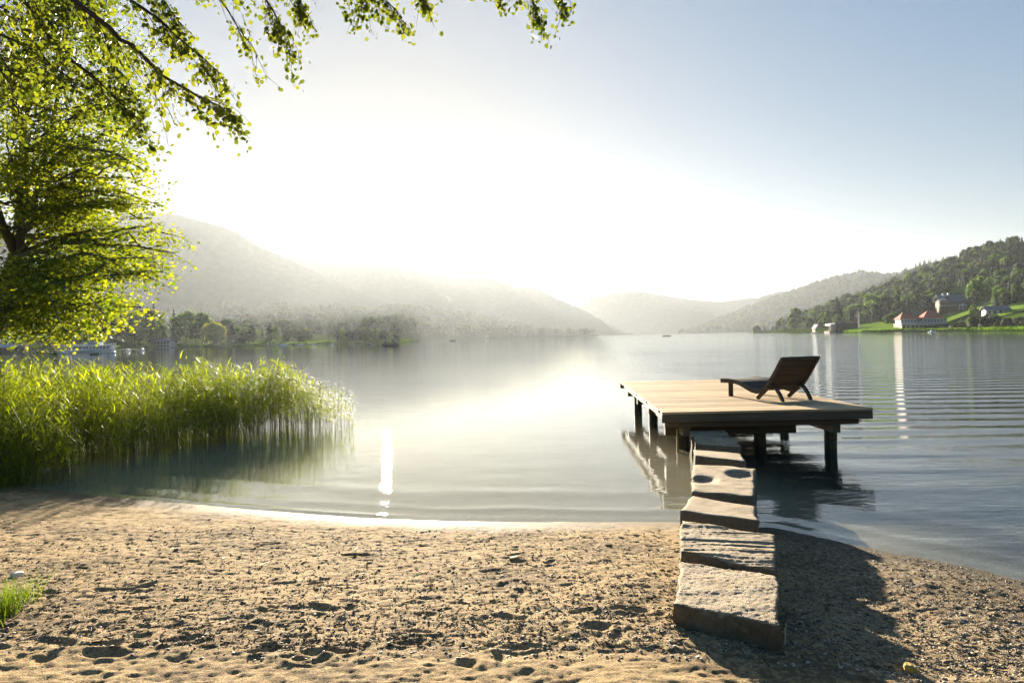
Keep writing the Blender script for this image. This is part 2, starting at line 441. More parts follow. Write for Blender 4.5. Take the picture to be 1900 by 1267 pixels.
farm = t.n('MapRange', interpolation_type='SMOOTHSTEP', inp={0: Y_, 1: 45.0, 2: 130.0, 3: 1.0, 4: 0.5}).outputs[0]
h = t.math('MULTIPLY', t.math('MULTIPLY', wave, 0.030), t.math('MULTIPLY', rightm, t.math('MULTIPLY', nearm, farm)))
midm = t.n('MapRange', interpolation_type='SMOOTHSTEP', inp={0: Y_, 1: 16.0, 2: 34.0, 3: 0.09, 4: 0.34}).outputs[0]
amp = t.math('ADD', midm, t.math('MULTIPLY', rightm, 1.3))
rp = t.math('ADD', t.math('MULTIPLY', n1, 0.022), t.math('ADD', t.math('MULTIPLY', n2, 0.0055), t.math('MULTIPLY', n3, 0.0012)))
fine_rp = t.math('ADD', t.math('MULTIPLY', n2, 0.0022), t.math('MULTIPLY', n3, 0.0009))
h = t.math('ADD', h, t.math('MULTIPLY', rp, t.math('MULTIPLY', amp, t.math('MULTIPLY', calm, t.math('ADD', 0.4, t.math('MULTIPLY', farm, 0.6))))))
h = t.math('ADD', h, t.math('MULTIPLY', fine_rp, 0.55))
nb = t.bump(h, 1.0, 1.0)
fr = t.n('Fresnel', inp={'IOR': 1.4, 'Normal': nb}).outputs[0]
gl = t.n('BsdfGlossy', distribution='BECKMANN', inp={'Color': (0.96, 0.98, 1.0, 1), 'Roughness': 0.04, 'Normal': nb})
tr = t.n('BsdfTransparent', inp={'Color': (0.80, 0.86, 0.70, 1)})
mud = t.n('BsdfDiffuse', inp={'Color': (0.42, 0.39, 0.27, 1)})          # light scattered back by the fine silt in the water
silt = t.math('ADD', 0.07, t.math('MULTIPLY', 0.40, t.n('MapRange', interpolation_type='SMOOTHSTEP', inp={0: t.math('ADD', Y_, t.math('MULTIPLY', t.math('MAXIMUM', t.math('SUBTRACT', X_, 1.7), 0.0), 5.0)), 1: 9.5, 2: 17.0, 3: 1.0, 4: 0.0}).outputs[0]))
body = t.n('MixShader', inp={0: silt, 1: tr.outputs[0], 2: mud.outputs[0]})
mx = t.n('MixShader', inp={0: fr, 1: body.outputs[0], 2: gl.outputs[0]})
M['water'] = t.surf(mx.outputs[0])
wx = axis([(-4600, 0), (-600, 400), (-60, 45), (-14, 2.0), (-7, 0.15), (7, 0.035), (14, 0.2), (60, 2.0), (600, 45), (4600, 400)])
wy = axis([(-40, 0), (2, 4), (9.5, 0.035), (16, 0.12), (60, 1.0), (600, 30), (4600, 400)])
water = link('lake_water', grid_mesh('lake_water', wx, wy, water_h, M['water']))
tag(water, kind='structure')

# ================================================================== HILLS AND FAR SHORES
def interp(pts, u):
    pts = sorted(pts); xs_ = [p[0] for p in pts]; ys_ = [p[1] for p in pts]
    return np.interp(u, xs_, ys_)
class Ridge:
    """land rising from a shore at depth y0(u) to a skyline (u, py) at depth y1(u); u is the bearing as a column of the photo"""
    def __init__(s, name, sky, y0, y1, mat, a=0.45, rough=0.02, jag=0.0, back=1.6, nu=220, ny=60, base=0.35, seed=0, lean=0.0):
        s.name, s.sky, s.a, s.rough, s.base, s.seed, s.jag = name, sky, a, rough, base, seed, jag
        s.y0 = y0 if isinstance(y0, list) else [(-9999, y0), (9999, y0)]
        s.y1 = y1 if isinstance(y1, list) else [(-9999, y1), (9999, y1)]
        s.back = back; s.mat = mat; s.nu = nu; s.ny = ny
    def h(s, u, y):
        y0 = interp(s.y0, u); y1 = interp(s.y1, u); top = EYE + y1 * (hor(u) - interp(s.sky, u)) / FPX
        top = np.maximum(top, -1.0)
        q = (y - y0) / (y1 - y0); qc = np.clip(q, 0, 1)
        z = s.base + (top - s.base) * (s.a * qc + (1 - s.a) * qc ** 2)
        x = (u - 950) / FPX * y
        n = fbm(x, y, y1.mean() * 0.16 if hasattr(y1, 'mean') else 100.0, 5, s.seed) * s.rough * np.abs(top) * np.clip(q * 3, 0, 1) * 4
        z = z + n * (0.35 + 0.65 * np.clip((1 - qc) * 3, 0, 1))
        if s.jag: z = z + s.jag * np.abs(vnoise(x, y, 9.0, s.seed + 9)) * np.clip(q * 8, 0, 1)
        z = np.where(q > 1, z - np.abs(top) * ((y - y1) / (y1 * (s.back - 1))) ** 2 * 0.9, z)
        z = np.where(q < 0, s.base + q * 12.0, z)
        return z
    def build(s, u0, u1):
        us = np.linspace(u0, u1, s.nu); qs = np.concatenate([np.linspace(-0.06, 1, s.ny), np.linspace(1.02, 1 + (s.back - 1) * 1.0, 12)])
        U, Q = np.meshgrid(us, qs)
        y0 = interp(s.y0, U.ravel()); y1 = interp(s.y1, U.ravel())
        q = Q.ravel(); Y = np.where(q <= 1, y0 + (y1 - y0) * q, y1 * (1 + (q - 1)))
        Z = s.h(U.ravel(), Y); Z = np.maximum(Z, -2.5)
        X = (U.ravel() - 950) / FPX * Y
        nx, ny = len(us), len(qs); I, J = np.meshgrid(np.arange(nx - 1), np.arange(ny - 1)); a = (J * nx + I).ravel()
        F = np.stack([a, a + 1, a + 1 + nx, a + nx], 1)
        o = link(s.name, mesh_np(s.name, np.stack([X, Y, Z], 1), F, s.mat, True)); tag(o, kind='structure')
        return o
    def point(s, u, py):
        """where the sight line through column u, row py meets the slope"""
        ys_ = np.linspace(float(interp(s.y0, u)), float(interp(s.y1, u)) * 1.0, 500)
        zs = s.h(np.full(500, float(u)), ys_); rows = hor(u) - (zs - EYE) / ys_ * FPX
        k = np.where(rows <= py)[0]
        i = int(k[0]) if len(k) else 499
        return Vector(((u - 950) / FPX * ys_[i], ys_[i], float(zs[i])))
    def zat(s, x, y):
        u = 950 + x / y * FPX
        return float(s.h(np.array([u]), np.array([float(y)]))[0])

def hill_mat(name, a, b, c, scale, bumpd, meadow=0.62):
    t = NT(name); p = t.pos()
    f = t.noise(p, scale, 6, 0.6); g = t.noise(p, scale * 0.12, 4, 0.5); k = t.noise(p, scale * 5, 3, 0.6)
    cc = t.ramp(t.math('ADD', t.math('MULTIPLY', f, 0.6), t.math('MULTIPLY', k, 0.4)), [(0.35, a), (0.65, b)])
    cc = t.mix(t.ramp(g, [(meadow, 0.0), (meadow + 0.04, 1.0)]), cc, c)
    pr = t.n('BsdfPrincipled', inp={'Base Color': cc, 'Roughness': 1.0, 'Specular IOR Level': 0.0, 'Normal': t.bump(t.math('ADD', f, k), bumpd)})
    return t.surf(pr.outputs[0])
M['forest_hill'] = hill_mat('forest_hill', (0.012, 0.022, 0.010), (0.035, 0.055, 0.018), (0.06, 0.09, 0.03), 0.05, 6.0, 0.70)
M['near_slope'] = hill_mat('near_slope', (0.010, 0.022, 0.008), (0.03, 0.05, 0.014), (0.07, 0.12, 0.02), 0.12, 2.0, 0.60)
M['meadow'] = hill_mat('meadow', (0.025, 0.045, 0.01), (0.06, 0.085, 0.015), (0.08, 0.11, 0.02), 0.3, 0.3)

# left: the big mountain, the ranges behind it, the low wooded hill and the village shore
R_big = Ridge('mountain_terrain', [(-700, 470), (-300, 430), (0, 415), (200, 398), (290, 393), (340, 400), (400, 416), (440, 431), (480, 455), (520, 474), (560, 492), (620, 522), (700, 556), (780, 582), (860, 606), (930, 628)],
              1500, 2200, M['forest_hill'], rough=0.015, jag=12, seed=1, nu=300)
R_mid = Ridge('mountain_range_terrain', [(200, 500), (440, 466), (520, 474), (560, 477), (600, 481), (700, 488), (760, 496), (830, 511), (860, 516), (900, 514), (930, 522), (960, 535), (985, 533), (1010, 543), (1040, 558), (1080, 574), (1120, 598), (1150, 622), (1170, 632)],
              2200, 2800, M['forest_hill'], rough=0.015, jag=10, seed=2, nu=300)
R_far = Ridge('distant_mountain_terrain', [(900, 600), (1040, 583), (1080, 568), (1110, 551), (1150, 543), (1190, 541), (1230, 548), (1280, 556), (1340, 560), (1400, 552), (1480, 560), (1600, 570), (1900, 560)],
              2600, 3100, M['forest_hill'], rough=0.01, seed=3, nu=200, back=1.3)
R_low = Ridge('wooded_hill_terrain', [(-200, 567), (100, 577), (250, 587), (330, 583), (370, 573), (420, 569), (470, 577), (520, 572), (570, 577), (620, 576), (680, 581), (730, 576), (790, 579), (850, 587), (920, 597), (990, 613), (1050, 626), (1110, 637)],
              [(-300, 470), (760, 480), (790, 900), (1150, 1400)], [(-300, 1200), (750, 1600), (1150, 1800)], M['forest_hill'], a=0.6, rough=0.03, jag=5.0, seed=4, nu=320)
R_shore = Ridge('village_shore_terrain', [(-900, 610), (-200, 606), (100, 608), (300, 612), (430, 606), (520, 618), (620, 622), (745, 628), (775, 631)],
                [(-900, 120), (-100, 190), (60, 225), (170, 235), (300, 300), (420, 310), (745, 330), (780, 345)],
                [(-900, 480), (300, 560), (745, 470), (780, 400)], M['meadow'], a=0.8, rough=0.02, seed=5, nu=260)
for r_, a_, b_ in ((R_big, -900, 940), (R_mid, 150, 1175), (R_far, 900, 1950), (R_low, -500, 1110), (R_shore, -1200, 778)):
    r_.build(a_, b_)
# right: the dark slope with the houses, the bump behind it, the blue headland
R_slope = Ridge('hillside_terrain', [(1395, 627), (1430, 619), (1460, 603), (1500, 586), (1550, 568), (1600, 550), (1640, 536), (1680, 521), (1700, 512), (1720, 503), (1745, 495), (1770, 487), (1800, 475), (1840, 461), (1870, 455), (1900, 452), (2000, 439), (2300, 409), (2800, 389), (4500, 389)],
                [(1390, 690), (1430, 640), (1480, 520), (1540, 400), (1600, 345), (1700, 330), (1800, 300), (1900, 260), (2300, 180), (3200, 130), (4500, 110)],
                [(1390, 740), (1500, 690), (1900, 640), (3000, 520), (4500, 450)], M['near_slope'], a=0.55, rough=0.012, seed=6, nu=360, ny=120)
R_bump = Ridge('forested_hill_terrain', [(1560, 567), (1600, 548), (1640, 527), (1670, 512), (1690, 501), (1710, 494), (1740, 487), (1775, 483), (1820, 481), (1900, 477), (2200, 457)],
               1000, 1400, M['forest_hill'], rough=0.02, jag=3, seed=7, nu=160)
R_head = Ridge('headland_terrain', [(1262, 622.5), (1275, 617), (1300, 609), (1330, 597), (1350, 591), (1380, 579), (1410, 567), (1440, 557), (1480, 543), (1510, 532), (1540, 523), (1560, 517), (1600, 509), (1640, 514), (1665, 513), (1700, 505), (1760, 500), (1900, 485), (2300, 465)],
               [(1255, 1900), (1400, 1550), (1500, 1400), (2300, 1400)], [(1255, 2050), (1500, 2300), (2300, 2400)], M['forest_hill'], a=0.6, rough=0.02, jag=4, seed=8, nu=300)
R_point = Ridge('far_point_terrain', [(1380, 580), (1400, 557), (1420, 549), (1450, 542), (1500, 541), (1560, 545), (1700, 540)], 2500, 2900, M['forest_hill'], rough=0.02, jag=6, seed=9, nu=100)
for r_, a_, b_ in ((R_slope, 1392, 4300), (R_bump, 1560, 2200), (R_head, 1258, 2300), (R_point, 1370, 1700)):
    r_.build(a_, b_)

# ---- the hazy air over the lake
t = NT('haze'); v = t.n('VolumePrincipled', inp={'Color': (0.84, 0.90, 0.97, 1), 'Density': HAZE_DENSITY, 'Anisotropy': HAZE_G})
t.t.links.new(v.outputs[0], t.out.inputs['Volume'])
hz = MB().box((-4900, -4900, -4), (4900, 4900, 480)).build('haze', t.m); tag(hz, kind='stuff')
hz.display_type = 'WIRE'

# ================================================================== STEPPING STONES
t = NT('granite'); p = t.pos(); co = t.coord()
oi = t.n('ObjectInfo')
pv = t.n('VectorMath', operation='ADD', inp={0: p, 1: t.n('CombineXYZ', inp={0: t.math('MULTIPLY', oi.outputs['Random'], 30.0)}).outputs[0]}).outputs[0]
f1 = t.noise(pv, 5.0, 6, 0.65); f2 = t.noise(t.mapping(pv, (1, 4, 2)), 14.0, 5, 0.6); f3 = t.noise(pv, 160.0, 3, 0.7)
vo = t.n('TexVoronoi', inp={'Vector': pv, 'Scale': 210.0})
c = t.ramp(t.math('ADD', t.math('MULTIPLY', f1, 0.5), t.math('MULTIPLY', f2, 0.5)), [(0.32, (0.30, 0.215, 0.125)), (0.5, (0.64, 0.48, 0.30)), (0.68, (0.80, 0.64, 0.43))])
c = t.mix(t.ramp(f3, [(0.32, 0.6), (0.48, 0.0)]), c, (0.10, 0.095, 0.085))
c = t.mix(0.35, c, vo.outputs['Color'], 'SOFT_LIGHT')
rust = t.ramp(t.noise(pv, 3.1, 5, 0.6), [(0.55, 0.0), (0.70, 0.55)])
c = t.mix(rust, c, (0.33, 0.20, 0.09))
sz = t.n('SeparateXYZ', inp={0: p}).outputs[2]
alg_shade = t.n('MapRange', inp={0: t.math('ADD', sz, t.math('MULTIPLY', f1, 0.12)), 1: 0.16, 2: 0.34, 3: 0.85, 4: 0.0}).outputs[0]
c = t.mix(alg_shade, c, (0.055, 0.055, 0.018))  # algae near the water, reaching higher to paint shade on the front faces
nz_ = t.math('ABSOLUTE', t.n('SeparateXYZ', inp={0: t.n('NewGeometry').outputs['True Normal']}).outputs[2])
side_shade = t.n('MapRange', inp={0: t.math('ADD', nz_, t.math('MULTIPLY', f1, 0.2)), 1: 0.35, 2: 0.75, 3: 0.6, 4: 0.0}).outputs[0]
c = t.mix(side_shade, c, (0.115, 0.092, 0.048))          # shade painted into the steep block sides as a dark brown tint
h = t.math('ADD', t.math('MULTIPLY', f3, 0.35), t.math('ADD', t.math('MULTIPLY', f2, 0.5), t.math('MULTIPLY', vo.outputs['Distance'], 0.4)))
pr = t.n('BsdfPrincipled', inp={'Base Color': c, 'Roughness': 0.85, 'Specular IOR Level': 0.3, 'Normal': t.bump(h, 0.045, 1.0)})
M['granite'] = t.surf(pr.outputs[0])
M['puddle'] = None

TOP = 0.36
# outline of each top face in the photo, left-back, right-back, right-front, left-front, top height, depth of block, surface kind
stones = [
    ('rough granite stepping stone nearest the camera, half sunk in the sand', [(1264, 1041), (1439, 1067), (1449, 1158), (1250, 1117)], 0.360, 0.42, 'rough', 101),
    ('granite stepping stone with deep diagonal grooves, second from the camera', [(1266, 966), (1438, 992), (1438, 1057), (1262, 1021)], 0.372, 0.62, 'grooved', 102),
    ('smooth pale granite stepping stone with a tall left side, at the waterline', [(1283, 919), (1400, 938), (1408, 965), (1262, 947)], 0.366, 0.80, 'smooth', 103),
    ('long granite stepping stone with two dark hollows in its top', [(1287, 861), (1403, 868), (1398, 921), (1282, 912)], 0.362, 0.85, 'hollow', 104),
    ('narrow pale stepping stone in the water between the hollowed one and the banded one', [(1287, 833), (1373, 841), (1384, 855), (1289, 845)], 0.360, 0.9, 'smooth', 105),
    ('small stepping stone with reddish bands, second from the wooden deck', [(1289, 809.5), (1362, 811.5), (1375, 828), (1290, 823)], 0.360, 0.95, 'grooved', 106),
    ('shaded bluish stepping stone right against the wooden deck', [(1279, 799), (1345, 797), (1354, 809), (1283, 810)], 0.365, 0.95, 'smooth', 107),
]
def build_stone(label, quad, top, depth, kind, seed):
    q = [at(px, py, z=top) for px, py in quad]
    c0 = sum(q, Vector()) / 4
    base = Vector((c0.x, c0.y, top - depth))
    LB, RB, RF, LF = [Vector((v.x, v.y, 0)) for v in q]
    n = 64 if seed < 103 else 26
    nz = 16 if seed < 103 else 8
    V = {}; verts = []; faces = []
    def add(key, pt):
        if key not in V: V[key] = len(verts); verts.append(pt)
        return V[key]
    def warp(i, j, k):
        """i, j across the top 0..n, k downwards 0..nz"""
        u, v = i / n, j / n
        P = (LF * (1 - u) + RF * u) * (1 - v) + (LB * (1 - u) + RB * u) * v
        z = top - depth * k / nz
        ex = min(u, 1 - u); ey = min(v, 1 - v); e = min(ex, ey)
        x_, y_ = P.x, P.y
        edge = 1.0 if e < 1e-6 else 0.0
        # wavy, chipped outline
        lx = float(vnoise(np.array([y_ * 1.0 + seed]), np.array([z * 1.5]), 0.13, seed)[0]); ly = float(vnoise(np.array([x_ + seed]), np.array([z * 1.5 + 4]), 0.11, seed + 5)[0])
        mx_ = (u - 0.5) * 2; my_ = (v - 0.5) * 2
        amp = 0.030
        x_ += lx * amp * abs(mx_) ** 2; y_ += ly * amp * abs(my_) ** 2
        x_ += float(vnoise(np.array([y_ * 1.0]), np.array([z]), 0.035, seed + 11)[0]) * 0.010 * edge
        y_ += float(vnoise(np.array([x_ * 1.0]), np.array([z]), 0.03, seed + 12)[0]) * 0.010 * edge
        if k == 0:
            A = np.array([x_]); B = np.array([y_])
            r = 0.007 * float(fbm(A, B, 0.16, 2, seed)[0])
            if kind == 'rough': r += 0.0050 * float(fbm(A, B * 1.3, 0.018, 2, seed + 1)[0]) + 0.006 * float(vnoise(A * 0.3, B * 1.5, 0.11, seed + 3)[0])
            if kind == 'grooved':
                g = 0.55 * float(vnoise(A * 0.22, B * 2.6 + A * 0.65, 0.15, seed + 2)[0]) + 0.4 * float(vnoise(A * 0.12, B * 3.0 + A * 0.65, 0.06, seed + 4)[0]); r += 0.03 * g + 0.004 * float(fbm(A, B, 0.02, 2, seed)[0])
            if kind == 'hollow':
                g = float(vnoise(A * 0.4, B * 2.4 + A * 0.3, 0.10, seed + 2)[0]); r += 0.014 * g
                for hu, hv, ru, rv in ((0.20, 0.44, 0.20, 0.13), (0.82, 0.72, 0.27, 0.15)):
                    d = ((u - hu) / ru) ** 2 + ((v - hv) / rv) ** 2
                    r -= 0.040 * math.exp(-d ** 3)
            if e < 0.03: r -= 0.009 * (1 - e / 0.03) ** 2 * (0.4 + 1.2 * abs(float(vnoise(A, B, 0.05, seed + 8)[0])))
            z += r
        else:
            if k == 1 and depth / nz > 0.02: pass
            d2 = 0.012 * float(fbm(np.array([x_ * 1.2 + y_]), np.array([z]), 0.09, 3, seed + 7)[0])
            x_ += d2 * np.sign(mx_) * (abs(mx_) > 0.999); y_ += d2 * np.sign(my_) * (abs(my_) > 0.999)
        return (x_ - base.x, y_ - base.y, z - base.z)
    def vid(i, j, k):
        return V[(i, j, k)] if (i, j, k) in V else add((i, j, k), warp(i, j, k))
    for i in range(n):
        for j in range(n):
            faces.append((vid(i, j, 0), vid(i + 1, j, 0), vid(i + 1, j + 1, 0), vid(i, j + 1, 0)))
    for k in range(nz):
        for i in range(n):
            faces.append((vid(i, 0, k + 1), vid(i + 1, 0, k + 1), vid(i + 1, 0, k), vid(i, 0, k)))
            faces.append((vid(i + 1, n, k + 1), vid(i, n, k + 1), vid(i, n, k), vid(i + 1, n, k)))
            faces.append((vid(0, i + 1, k + 1), vid(0, i, k + 1), vid(0, i, k), vid(0, i + 1, k)))
            faces.append((vid(n, i, k + 1), vid(n, i + 1, k + 1), vid(n, i + 1, k), vid(n, i, k)))
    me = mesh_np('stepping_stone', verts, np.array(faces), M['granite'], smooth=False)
    o = link('stepping_stone', me, None, base)
    tag(o, label, 'stone', 'stepping stones leading to the deck')
    return o
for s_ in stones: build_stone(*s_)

# ================================================================== THE BATHING DECK
def wood(name, a, b, gscale=1.0, axis_='X', rough=0.75, green=0.0, rnd=0.35):
    t = NT(name); co = t.coord(); oi = t.n('ObjectInfo')
    off = t.n('CombineXYZ', inp={0: t.math('MULTIPLY', oi.outputs['Random'], 17.0), 1: t.math('MULTIPLY', oi.outputs['Random'], 5.0)}).outputs[0]
    v_ = t.n('VectorMath', operation='ADD', inp={0: co, 1: off}).outputs[0]
    sc_ = {'X': (0.7, 14, 14), 'Y': (14, 0.7, 14), 'Z': (14, 14, 0.7)}[axis_]
    g = t.noise(t.mapping(v_, sc_), 2.2 * gscale, 7, 0.65, 0.4); k = t.noise(v_, 1.7, 4)
    cc = t.ramp(g, [(0.3, a), (0.7, b)])
    cc = t.mix(t.ramp(k, [(0.45, 0.0), (0.75, 0.45)]), cc, tuple(v * 0.45 for v in b))
    val = t.math('ADD', 1.0 - rnd / 2, t.math('MULTIPLY', oi.outputs['Random'], rnd))
    cc = t.n('HueSaturation', inp={'Color': cc, 'Value': val}).outputs[0]
    if green:
        cc = t.mix(green, cc, (0.06, 0.07, 0.02))
    pr = t.n('BsdfPrincipled', inp={'Base Color': cc, 'Roughness': rough, 'Specular IOR Level': 0.3, 'Normal': t.bump(g, 0.006, 0.8)})
    return t.surf(pr.outputs[0])
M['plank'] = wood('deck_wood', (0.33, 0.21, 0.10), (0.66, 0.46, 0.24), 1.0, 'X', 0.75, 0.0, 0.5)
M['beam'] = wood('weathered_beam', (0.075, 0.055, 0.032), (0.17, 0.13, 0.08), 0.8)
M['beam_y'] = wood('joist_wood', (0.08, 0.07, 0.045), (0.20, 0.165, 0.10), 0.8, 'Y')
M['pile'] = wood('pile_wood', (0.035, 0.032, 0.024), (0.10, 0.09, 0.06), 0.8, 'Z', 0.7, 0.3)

DZ = 0.64
A_ = at(1228, 765, z=DZ); B_ = at(1620, 757, z=DZ); C_ = at(1150, 708, z=DZ)
D_ = Vector((B_.x + 0.22, C_.y + 0.05, DZ))
deck = empty('bathing_deck', (A_.x, A_.y, 0), 'square wooden bathing deck on piles at the end of the stepping stones', 'deck')
org = Vector((A_.x, A_.y, 0))
NPL = 46
plank_meshes = []
rp_ = random.Random(5)
for k in range(NPL):
    v0 = k / NPL; v1 = (k + 1) / NPL
    L0 = A_.lerp(C_, v0); L1 = A_.lerp(C_, v1); R0 = B_.lerp(D_, v0); R1 = B_.lerp(D_, v1)
    gap = 0.006
    dl = (C_ - A_).normalized()
    e = rp_.uniform(-0.012, 0.012); e2 = rp_.uniform(-0.01, 0.01); zz = rp_.uniform(-0.002, 0.002)
    a = L0 + dl * gap + Vector((e, 0, zz)); d_ = L1 - dl * gap + Vector((e, 0, zz)); b = R0 + dl * gap + Vector((e2, 0, zz)); c_ = R1 - dl * gap + Vector((e2, 0, zz))
    th = Vector((0, 0, 0.034))
    mb = MB(); cen = (a + b + c_ + d_) / 4
    mb.hexa([a - th - cen, b - th - cen, c_ - th - cen, d_ - th - cen, a - cen, b - cen, c_ - cen, d_ - cen])
    mb.build('plank', M['plank'], deck, bevel=0.004, loc=cen - org)
def dpt(u, v, z):
    """point of the deck: u across 0..1, v from the front edge 0..1"""
    p = A_.lerp(B_, u).lerp(C_.lerp(D_, u), v); return Vector((p.x, p.y, z)) - org
def beam_part(name, p, q, w_, h_, mat, bev=0.006):
    mid = (p + q) / 2
    MB().bar(p - mid, q - mid, w_, h_).build(name, mat, deck, bevel=bev, loc=mid)
TZ = DZ - 0.034
# fascia boards, joists, cross beams
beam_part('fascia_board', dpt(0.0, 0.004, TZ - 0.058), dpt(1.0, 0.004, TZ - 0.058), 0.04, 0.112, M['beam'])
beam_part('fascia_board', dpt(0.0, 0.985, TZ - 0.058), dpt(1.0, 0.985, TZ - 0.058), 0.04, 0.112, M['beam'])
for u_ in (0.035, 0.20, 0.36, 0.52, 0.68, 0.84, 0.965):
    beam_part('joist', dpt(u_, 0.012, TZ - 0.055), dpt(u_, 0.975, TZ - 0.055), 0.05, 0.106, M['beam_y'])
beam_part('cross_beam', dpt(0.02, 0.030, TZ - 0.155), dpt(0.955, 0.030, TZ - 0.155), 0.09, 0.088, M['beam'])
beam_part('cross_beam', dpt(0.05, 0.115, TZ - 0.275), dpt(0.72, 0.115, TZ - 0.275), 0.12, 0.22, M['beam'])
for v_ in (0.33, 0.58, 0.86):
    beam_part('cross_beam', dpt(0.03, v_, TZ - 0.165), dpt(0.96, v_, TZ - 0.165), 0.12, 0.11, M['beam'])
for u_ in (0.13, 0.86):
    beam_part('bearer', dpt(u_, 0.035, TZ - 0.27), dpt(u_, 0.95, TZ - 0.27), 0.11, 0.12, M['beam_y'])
def pile(px, py, y, w_=0.16, z1=TZ - 0.20, round_=False):
    q = at(px, py, y=y); b = Vector((q.x, y, -1.05)) - org; h_ = z1 + 1.05
    mb = MB(); rr = random.Random(int(px))
    pts = [(0, 0, h_ * i / 8) for i in range(9)]
    prof = [(w_ * 0.56 * rr.uniform(0.94, 1.04), p_[2]) for p_ in pts]
    mb.lathe(prof, 9)
    mb.build('pile', M['pile'], deck, smooth=False, loc=b)
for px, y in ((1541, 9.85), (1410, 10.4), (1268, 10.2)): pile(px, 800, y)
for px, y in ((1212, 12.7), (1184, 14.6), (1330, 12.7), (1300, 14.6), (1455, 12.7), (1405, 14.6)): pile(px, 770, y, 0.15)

st = at(1257, 838, z=0.0)
tag(MB().tube([(0, 0, -0.35), (0.004, 0, 0.1), (-0.003, 0, 0.33)], [0.016, 0.015, 0.013], 7).build('wooden_stake', plain('stake_wood', (0.5, 0.33, 0.12), 0.7, 0.3, 30), loc=(st.x, st.y, 0)),
    'thin yellowish wooden stake upright in the water left of the last stepping stones', 'stake')

# ================================================================== THE LOUNGER
M['dark_wood'] = wood('dark_lounger_wood', (0.035, 0.027, 0.018), (0.10, 0.078, 0.052), 1.5, 'X', 0.6, 0, 0.2)
M['slat_wood'] = wood('lounger_slat_wood', (0.038, 0.030, 0.021), (0.10, 0.08, 0.058), 1.5, 'Y', 0.85, 0, 0.35)
fa = at(1353, 735, z=DZ)                                    # foot of the near left leg
ux = Vector((0.36, -0.933, 0)).normalized(); wx_ = Vector((0.933, 0.36, 0)).normalized()
rz = math.atan2(ux.y, ux.x)
WID = 0.70
lou = empty('sun_lounger', (fa.x, fa.y, DZ), 'dark wooden slatted lounger with a curved reclining back on the deck', 'lounger', rz=rz)
# local frame: +x from the foot end to the head, y: 0 = near left rail, WID = far right rail (local y points along wx_)
prof = [(-0.20, 0.255), (0.0, 0.262), (0.14, 0.255), (0.28, 0.235), (0.42, 0.185), (0.56, 0.135), (0.68, 0.120), (0.80, 0.150), (0.92, 0.235), (1.02, 0.35), (1.11, 0.47), (1.19, 0.58), (1.25, 0.665)]
def curve_at(sv):
    xs_ = [p_[0] for p_ in prof]; zs_ = [p_[1] for p_ in prof]
    L = [0]
    for i in range(1, len(prof)): L.append(L[-1] + math.hypot(xs_[i] - xs_[i - 1], zs_[i] - zs_[i - 1]))
    d = sv * L[-1]
    x_ = float(np.interp(d, L, xs_)); z_ = float(np.interp(d, L, zs_))
    x2 = float(np.interp(d + 0.01, L, xs_)); z2 = float(np.interp(d + 0.01, L, zs_)); x0 = float(np.interp(d - 0.01, L, xs_)); z0 = float(np.interp(d - 0.01, L, zs_))
    tv = Vector((x2 - x0, 0, z2 - z0)).normalized()
    return Vector((x_, 0, z_)), tv
sgn = 1.0
for yy in (0.0, WID):
    mb = MB(); N = 40; prev = None
    for i in range(N + 1):
        P, T = curve_at(i / N); nrm = Vector((-T.z, 0, T.x))
        hh = 0.036 - 0.010 * (i / N)
        ring = [P + nrm * hh + Vector((0, yy - 0.017, 0)), P + nrm * hh + Vector((0, yy + 0.017, 0)), P - nrm * hh + Vector((0, yy + 0.017, 0)), P - nrm * hh + Vector((0, yy - 0.017, 0))]
        b = len(mb.v); mb.v += [tuple(r) for r in ring]
        if i:
            for k in range(4): mb.f.append((b - 4 + k, b - 4 + (k + 1) % 4, b + (k + 1) % 4, b + k))
        else: mb.f.append((0, 3, 2, 1))
    mb.f.append((b, b + 1, b + 2, b + 3))
    mb.build('side_rail', M['dark_wood'], lou)
NS = 36
for i in range(NS):
    P, T = curve_at((i + 0.6) / NS); nrm = Vector((-T.z, 0, T.x))
    hw = 0.0235
    cpt = P + nrm * 0.020 + Vector((0, WID / 2, 0))
    a = -T * hw; b = T * hw; tn = nrm * 0.007; y_ = Vector((0, WID / 2 - 0.019, 0))
    mb = MB().hexa([a - y_ - tn, b - y_ - tn, b + y_ - tn, a + y_ - tn, a - y_ + tn, b - y_ + tn, b + y_ + tn, a + y_ + tn])
    mb.build('slat', M['slat_wood'], lou, bevel=0.002, loc=cpt)
P, T = curve_at(0.995)
MB().box((-0.02, -0.03, -0.02), (0.02, WID + 0.03, 0.02)).build('head_bar', M['dark_wood'], lou, bevel=0.006, loc=P)
MB().box((-0.02, 0.02, -0.02), (0.02, WID - 0.02, 0.02)).build('cross_bar', M['dark_wood'], lou, bevel=0.004, loc=(0.93, 0, 0.20))
for yy in (0.036, WID - 0.036):
    MB().bar((0, yy, 0), (0, yy, 0.245), 0.038, 0.075).build('foot_leg', M['dark_wood'], lou, bevel=0.004)
    mb = MB().bar((0.64, yy + 0.0, 0.012), (0.96, yy, 0.26), 0.036, 0.062); mb.build('leg', M['dark_wood'], lou, bevel=0.004)
    yo = 0.038 if yy < 0.3 else -0.038
    mb = MB().tube([(1.16, yy + yo, 0.0), (1.10, yy + yo, 0.10), (1.02, yy + yo, 0.19), (0.92, yy + yo, 0.235), (0.80, yy + yo, 0.20)], [0.033, 0.033, 0.033, 0.032, 0.03], 4)
    mb.build('leg', M['dark_wood'], lou)

